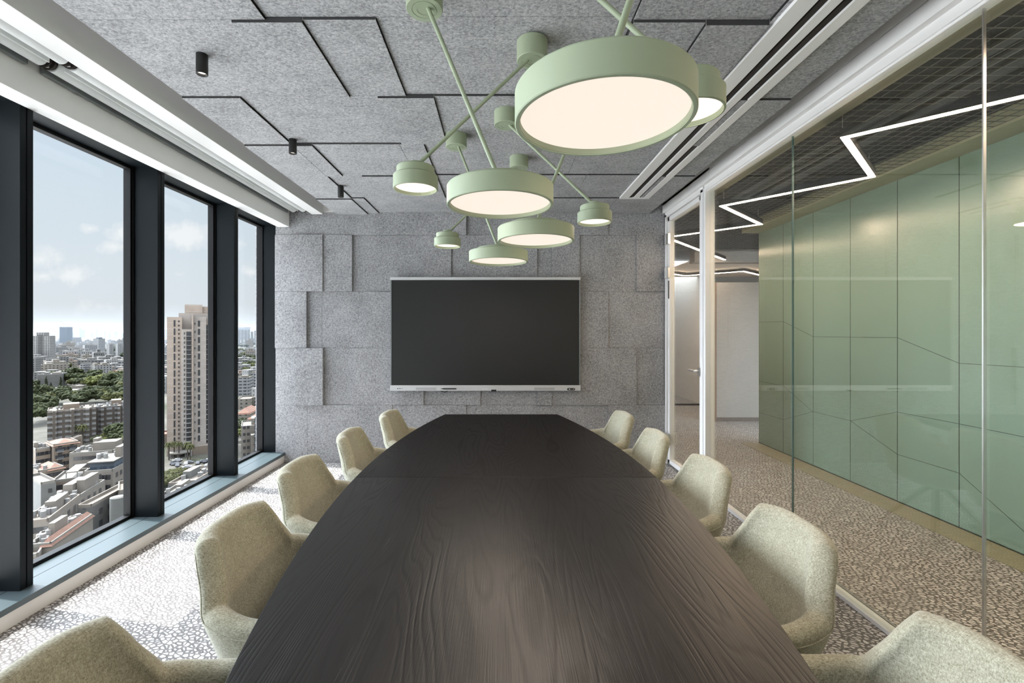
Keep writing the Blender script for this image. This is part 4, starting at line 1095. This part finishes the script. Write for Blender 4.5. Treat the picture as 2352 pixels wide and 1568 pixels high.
# palms
pm = bmesh.new()
def palm_crown():
    m = MB()
    for k in range(16):
        a = 2*PI*k/16; up = 0.9 if k % 2 else 0.45; prev = None
        for j in range(6):
            f = j/5; r = 2.6*f; z = 5.6+up*math.sin(PI*f*0.9)*1.4-1.5*f*f
            w = 0.42*(1-f)**0.5*(0.4+f)+0.05
            c = Vector((r*math.cos(a), r*math.sin(a), z)); t = Vector((-math.sin(a), math.cos(a), 0))*w
            cur = (c-t+Vector((0,0,-w*0.5)), c, c+t+Vector((0,0,-w*0.5)))
            if prev:
                m.quad(prev[0], cur[0], cur[1], prev[1]); m.quad(prev[1], cur[1], cur[2], prev[2])
            prev = cur
    return m
pm.free()
palm0 = thing('palm_tree', 'x', 'tree')
palm_crown().build('fronds', LEAF[1], palm0, fix=False)
m = MB(); m.tube((0,0,0),(0,0,5.7),0.34,0.24,12); m.build('trunk', TRUNK, palm0, smooth=40)
fp = True
PALMS = [(388,1056,1.5,'palm tree of the row along the tower entrance canopy','palms along the tower canopy'),(400,1050,1.4,'palm tree of the row along the tower entrance canopy','palms along the tower canopy'),(411,1052,1.4,'palm tree of the row along the tower entrance canopy','palms along the tower canopy'),(431,1055,1.5,'palm tree of the row along the tower entrance canopy','palms along the tower canopy'),(437,1058,1.4,'palm tree of the row along the tower entrance canopy','palms along the tower canopy'),
 (170,1018,1.9,'tall palm before the long brown slab, left of its twin',None),(190,1020,1.9,'tall palm before the long brown slab, right of its twin',None)]
for (u, v, s, lab, g) in PALMS:
    p = palm0 if fp else copy_tree(palm0); fp = False
    y = 63.37*F/(v-CV); p.location = ((u-CU)*y/F, y, GZ); p.scale = (s*0.62, s*0.62, s*0.9); p.rotation_euler = (0, 0, random.random()*6)
    p['label'] = lab
    if g: p['group'] = g
    elif 'group' in p: del p['group']
# parked cars
def car(mat):
    m = MB(); m.box(-2.1, 2.1, -0.85, 0.85, 0.3, 0.85); 
    i = len(m.v); m.v += [(-1.2,-.8,.85),(1.3,-.8,.85),(1.3,.8,.85),(-1.2,.8,.85),(-.8,-.65,1.42),(.8,-.65,1.42),(.8,.65,1.42),(-.8,.65,1.42)]
    for q in ((4,5,6,7),(0,1,5,4),(1,2,6,5),(2,3,7,6),(3,0,4,7)): m.f.append(tuple(i+k for k in q)); m.m.append(0)
    return m.build('car', mat, bevel=0.08)
cars = [car(c) for c in CAR]
used = [False]*3
for k in range(34):
    u = 380+random.random()*106; v = 1056+random.random()*40
    if u < 424 and v > 1074: continue
    y = 63.37*F/(v-CV); ki = random.choice((0,0,0,1,1,2))
    c = cars[ki] if not used[ki] else cars[ki].copy()
    if used[ki]: COL.objects.link(c)
    used[ki] = True
    c.location = ((u-CU)*y/F, y, GZ); c.rotation_euler = (0, 0, R(random.choice((25, 115))+random.random()*6))
    tag(c, ('small white', 'small grey', 'small dark')[ki]+' car parked in the lot before the stone tower', 'car', ('white', 'grey', 'dark')[ki]+' cars in the tower lot')
for i in range(3):
    if not used[i]: D.objects.remove(cars[i])

# filler houses of the plain, each its own block
occ = [(b.t.location.x, b.t.location.y, max(b.w, b.d)*0.75) for b in ALLB]
fill = {}
def free(x, y, r): return all((x-a)**2+(y-b)**2 > (r+c)**2 for a, b, c in occ)
kinds = [('white','white'),('pale','grey'),('cream','tan'),('grey','white'),('cream','tile'),('whiteband','white')]
def filler_mesh(i, w, d, h):
    wall, roof = kinds[i]
    m = MB(); m.box(-w/2, w/2, -d/2, d/2, 0, h, 0); m.m[-5] = 1
    m.box(-w*0.15, w*0.2, -d*0.2, d*0.2, h, h+2.6, 0); m.m[-5] = 1
    o = m.build('house', [FM[wall], RM[roof]], uv=box_uv)
    if roof == 'tile':
        pass
    return o
protos = []
for i in range(6):
    for (w, d, h) in ((16, 12, 10), (24, 13, 14)): protos.append(filler_mesh(i, w, d, h))
pu = [False]*len(protos)
rnd = random.Random(21); cnt = 0; tries = 0
while cnt < 285 and tries < 20000:
    tries += 1
    y = 420*math.exp(rnd.random()*math.log(2900/420)) if rnd.random() < 0.9 else 420+rnd.random()*290
    if rnd.random() < 0.75: q = -1.02+rnd.random()*0.24
    else: q = rnd.choice((-0.74+rnd.random()*0.05, -0.57+rnd.random()*0.07, -0.64+rnd.random()*0.02))
    x = q*y; v = CV+63.37*F/y; u = CU+q*F
    if 872 < v < 940 and u < 300: continue
    if 800 < v < 866 and u > 540 and rnd.random() < 0.7: continue
    r = 13
    if not free(x, y, r): continue
    occ.append((x, y, 14))
    k = rnd.randrange(len(protos))
    o = protos[k] if not pu[k] else protos[k].copy()
    if pu[k]: COL.objects.link(o)
    pu[k] = True
    zs = 0.8+rnd.random()*0.6
    if y > 900 and rnd.random() < 0.22: zs *= 1.8
    o.location = (x, y, GZ); o.rotation_euler = (0, 0, math.atan(-q)+R(rnd.choice((-25, -15, 10, 30)))); o.scale = (0.9+rnd.random()*0.5, 0.9+rnd.random()*0.4, zs)
    tag(o, ('small pale flat-roofed house in the dense city plain between the larger blocks'), 'house', 'houses of the city plain')
    cnt += 1
for k, o in enumerate(protos):
    if not pu[k]: D.objects.remove(o)
cnt = 0; tries = 0
while cnt < 130 and tries < 9000:
    tries += 1
    y = 480*math.exp(rnd.random()*math.log(2600/480))
    q = -1.02+rnd.random()*0.24 if rnd.random() < 0.7 else -0.57+rnd.random()*0.07
    x = q*y
    if not free(x, y, 5): continue
    occ.append((x, y, 5))
    tree(x, y, 0.9+rnd.random()*1.1, rnd.choice((0,0,1,3)), 'dark tree growing between the houses of the city plain', 'trees of the city plain'); cnt += 1

# haze over the far city
hz = MB(); hz.box(-9500, -250, 900, 14500, GZ+0.5, 58)
t = NT('haze'); t.n.remove(t.b)
vs = t.add('ShaderNodeVolumeScatter'); vs.inputs['Color'].default_value = (0.070, 0.080, 0.091, 1); vs.inputs['Density'].default_value = 1/1500.0; vs.inputs['Anisotropy'].default_value = 0.0
t.ln(vs.outputs[0], t.out.inputs['Volume'])
ho = hz.build('haze', t.mat); tag(ho, 'pale summer haze lying over the distant city', 'haze', kind='stuff')

# ------------------------------------------------------------------ sky, sun, lamps of the corridor
W = D.worlds.new('sky'); sc.world = W; W.use_nodes = True
nt = W.node_tree; N = nt.nodes; Lk = nt.links
bg = N['Background']
class WT(NT):
    def __init__(s): s.t = nt; s.n = N; s.l = Lk
w = WT()
tc = N.new('ShaderNodeTexCoord'); sx = N.new('ShaderNodeSeparateXYZ'); Lk.new(tc.outputs['Generated'], sx.inputs[0])
dz = sx.outputs[2]
el = w.math('ARCSINE', dz)
grad = w.ramp(w.math('MULTIPLY', el, 2/PI, clamp=True), [(0.0, (0.66,0.685,0.705)), (0.06, (0.635,0.68,0.72)), (0.14, (0.59,0.66,0.72)), (0.205, (0.545,0.635,0.72)), (0.32, (4.2,4.5,5.0)), (1.0, (3.8,4.2,4.8))])
yy = w.math('MAXIMUM', sx.outputs[1], 0.02)
Xc = w.math('DIVIDE', sx.outputs[0], yy); Zc = w.math('DIVIDE', dz, yy)
cv = N.new('ShaderNodeCombineXYZ'); Lk.new(Xc, cv.inputs[0]); Lk.new(Zc, cv.inputs[1])
nz = w.noise(cv.outputs[0], 16, 5, 0.62); nz2 = w.noise(cv.outputs[0], 60, 4, 0.6)
tot = None
for (u, v, ru, rv, st) in ((95,592,52,26,1.0),(160,628,52,20,0.9),(100,634,30,12,.7),(290,535,44,26,1.0),(262,566,36,14,.8),(420,545,62,32,1.15),(380,530,40,26,.9),(205,526,20,11,.7),(575,622,18,10,.6),(410,630,16,8,.4),(520,560,46,18,.7),(30,600,40,30,.9),(250,705,60,12,.25)):
    cx, cz = (u-CU)/F, (CV-v)/F
    a = w.math('DIVIDE', w.math('SUBTRACT', Xc, cx), ru/F); b = w.math('DIVIDE', w.math('SUBTRACT', Zc, cz), rv/F)
    rr = w.math('SQRT', w.math('ADD', w.math('MULTIPLY', a, a), w.math('MULTIPLY', b, b)))
    f = w.math('MULTIPLY', w.math('SUBTRACT', 1.15, rr), st)
    tot = f if tot is None else w.math('MAXIMUM', tot, f)
cl = w.math('ADD', tot, w.math('ADD', w.math('MULTIPLY_ADD', nz, 2.6, -1.3), w.math('MULTIPLY_ADD', nz2, 0.9, -0.45)))
cl = w.math('MULTIPLY', w.math('MULTIPLY', cl, 1.1, clamp=True), w.math('GREATER_THAN', sx.outputs[1], 0.05))
skyc = w.mix(w.math('MULTIPLY', cl, 0.85), grad, (0.82,0.82,0.82))
# bright hazy aureole of the sky around the sun, which stands far to the left of the view
hl = w.math('SQRT', w.math('MAXIMUM', w.math('SUBTRACT', 1.0, w.math('MULTIPLY', dz, dz)), 1e-4))
ca = w.math('DIVIDE', w.math('ADD', w.math('MULTIPLY', sx.outputs[0], -0.9796), w.math('MULTIPLY', sx.outputs[1], 0.2008)), hl)
gl = w.math('DIVIDE', w.math('SUBTRACT', ca, 0.855), 0.07, clamp=True)
gl = w.math('MULTIPLY', gl, gl)
gl = w.math('MULTIPLY', gl, w.math('GREATER_THAN', dz, 0.0))
skyc = w.mix(gl, skyc, (14.5, 15.5, 16.8))
Lk.new(skyc, bg.inputs['Color']); bg.inputs['Strength'].default_value = 1.0

S = D.lights.new('sun', 'SUN'); S.energy = 7.8; S.angle = R(0.6); S.color = (1.0, 0.975, 0.94)
so = D.objects.new('sun', S); COL.objects.link(so)
so.rotation_euler = Vector((1.0, -0.205, -2.40)).to_track_quat('-Z', 'Y').to_euler()

sc.view_settings.view_transform = 'Standard'; sc.view_settings.look = 'None'
sc.view_settings.gamma = 1.0; sc.view_settings.use_curve_mapping = False
sc.view_settings.exposure = 0.4
sc.cycles.max_bounces = 8; sc.cycles.diffuse_bounces = 5; sc.cycles.glossy_bounces = 4; sc.cycles.transparent_max_bounces = 12
sc.cycles.volume_bounces = 0; sc.cycles.sample_clamp_indirect = 6.0
sc.cycles.use_denoising = True
sc.cycles.caustics_reflective = False; sc.cycles.caustics_refractive = False
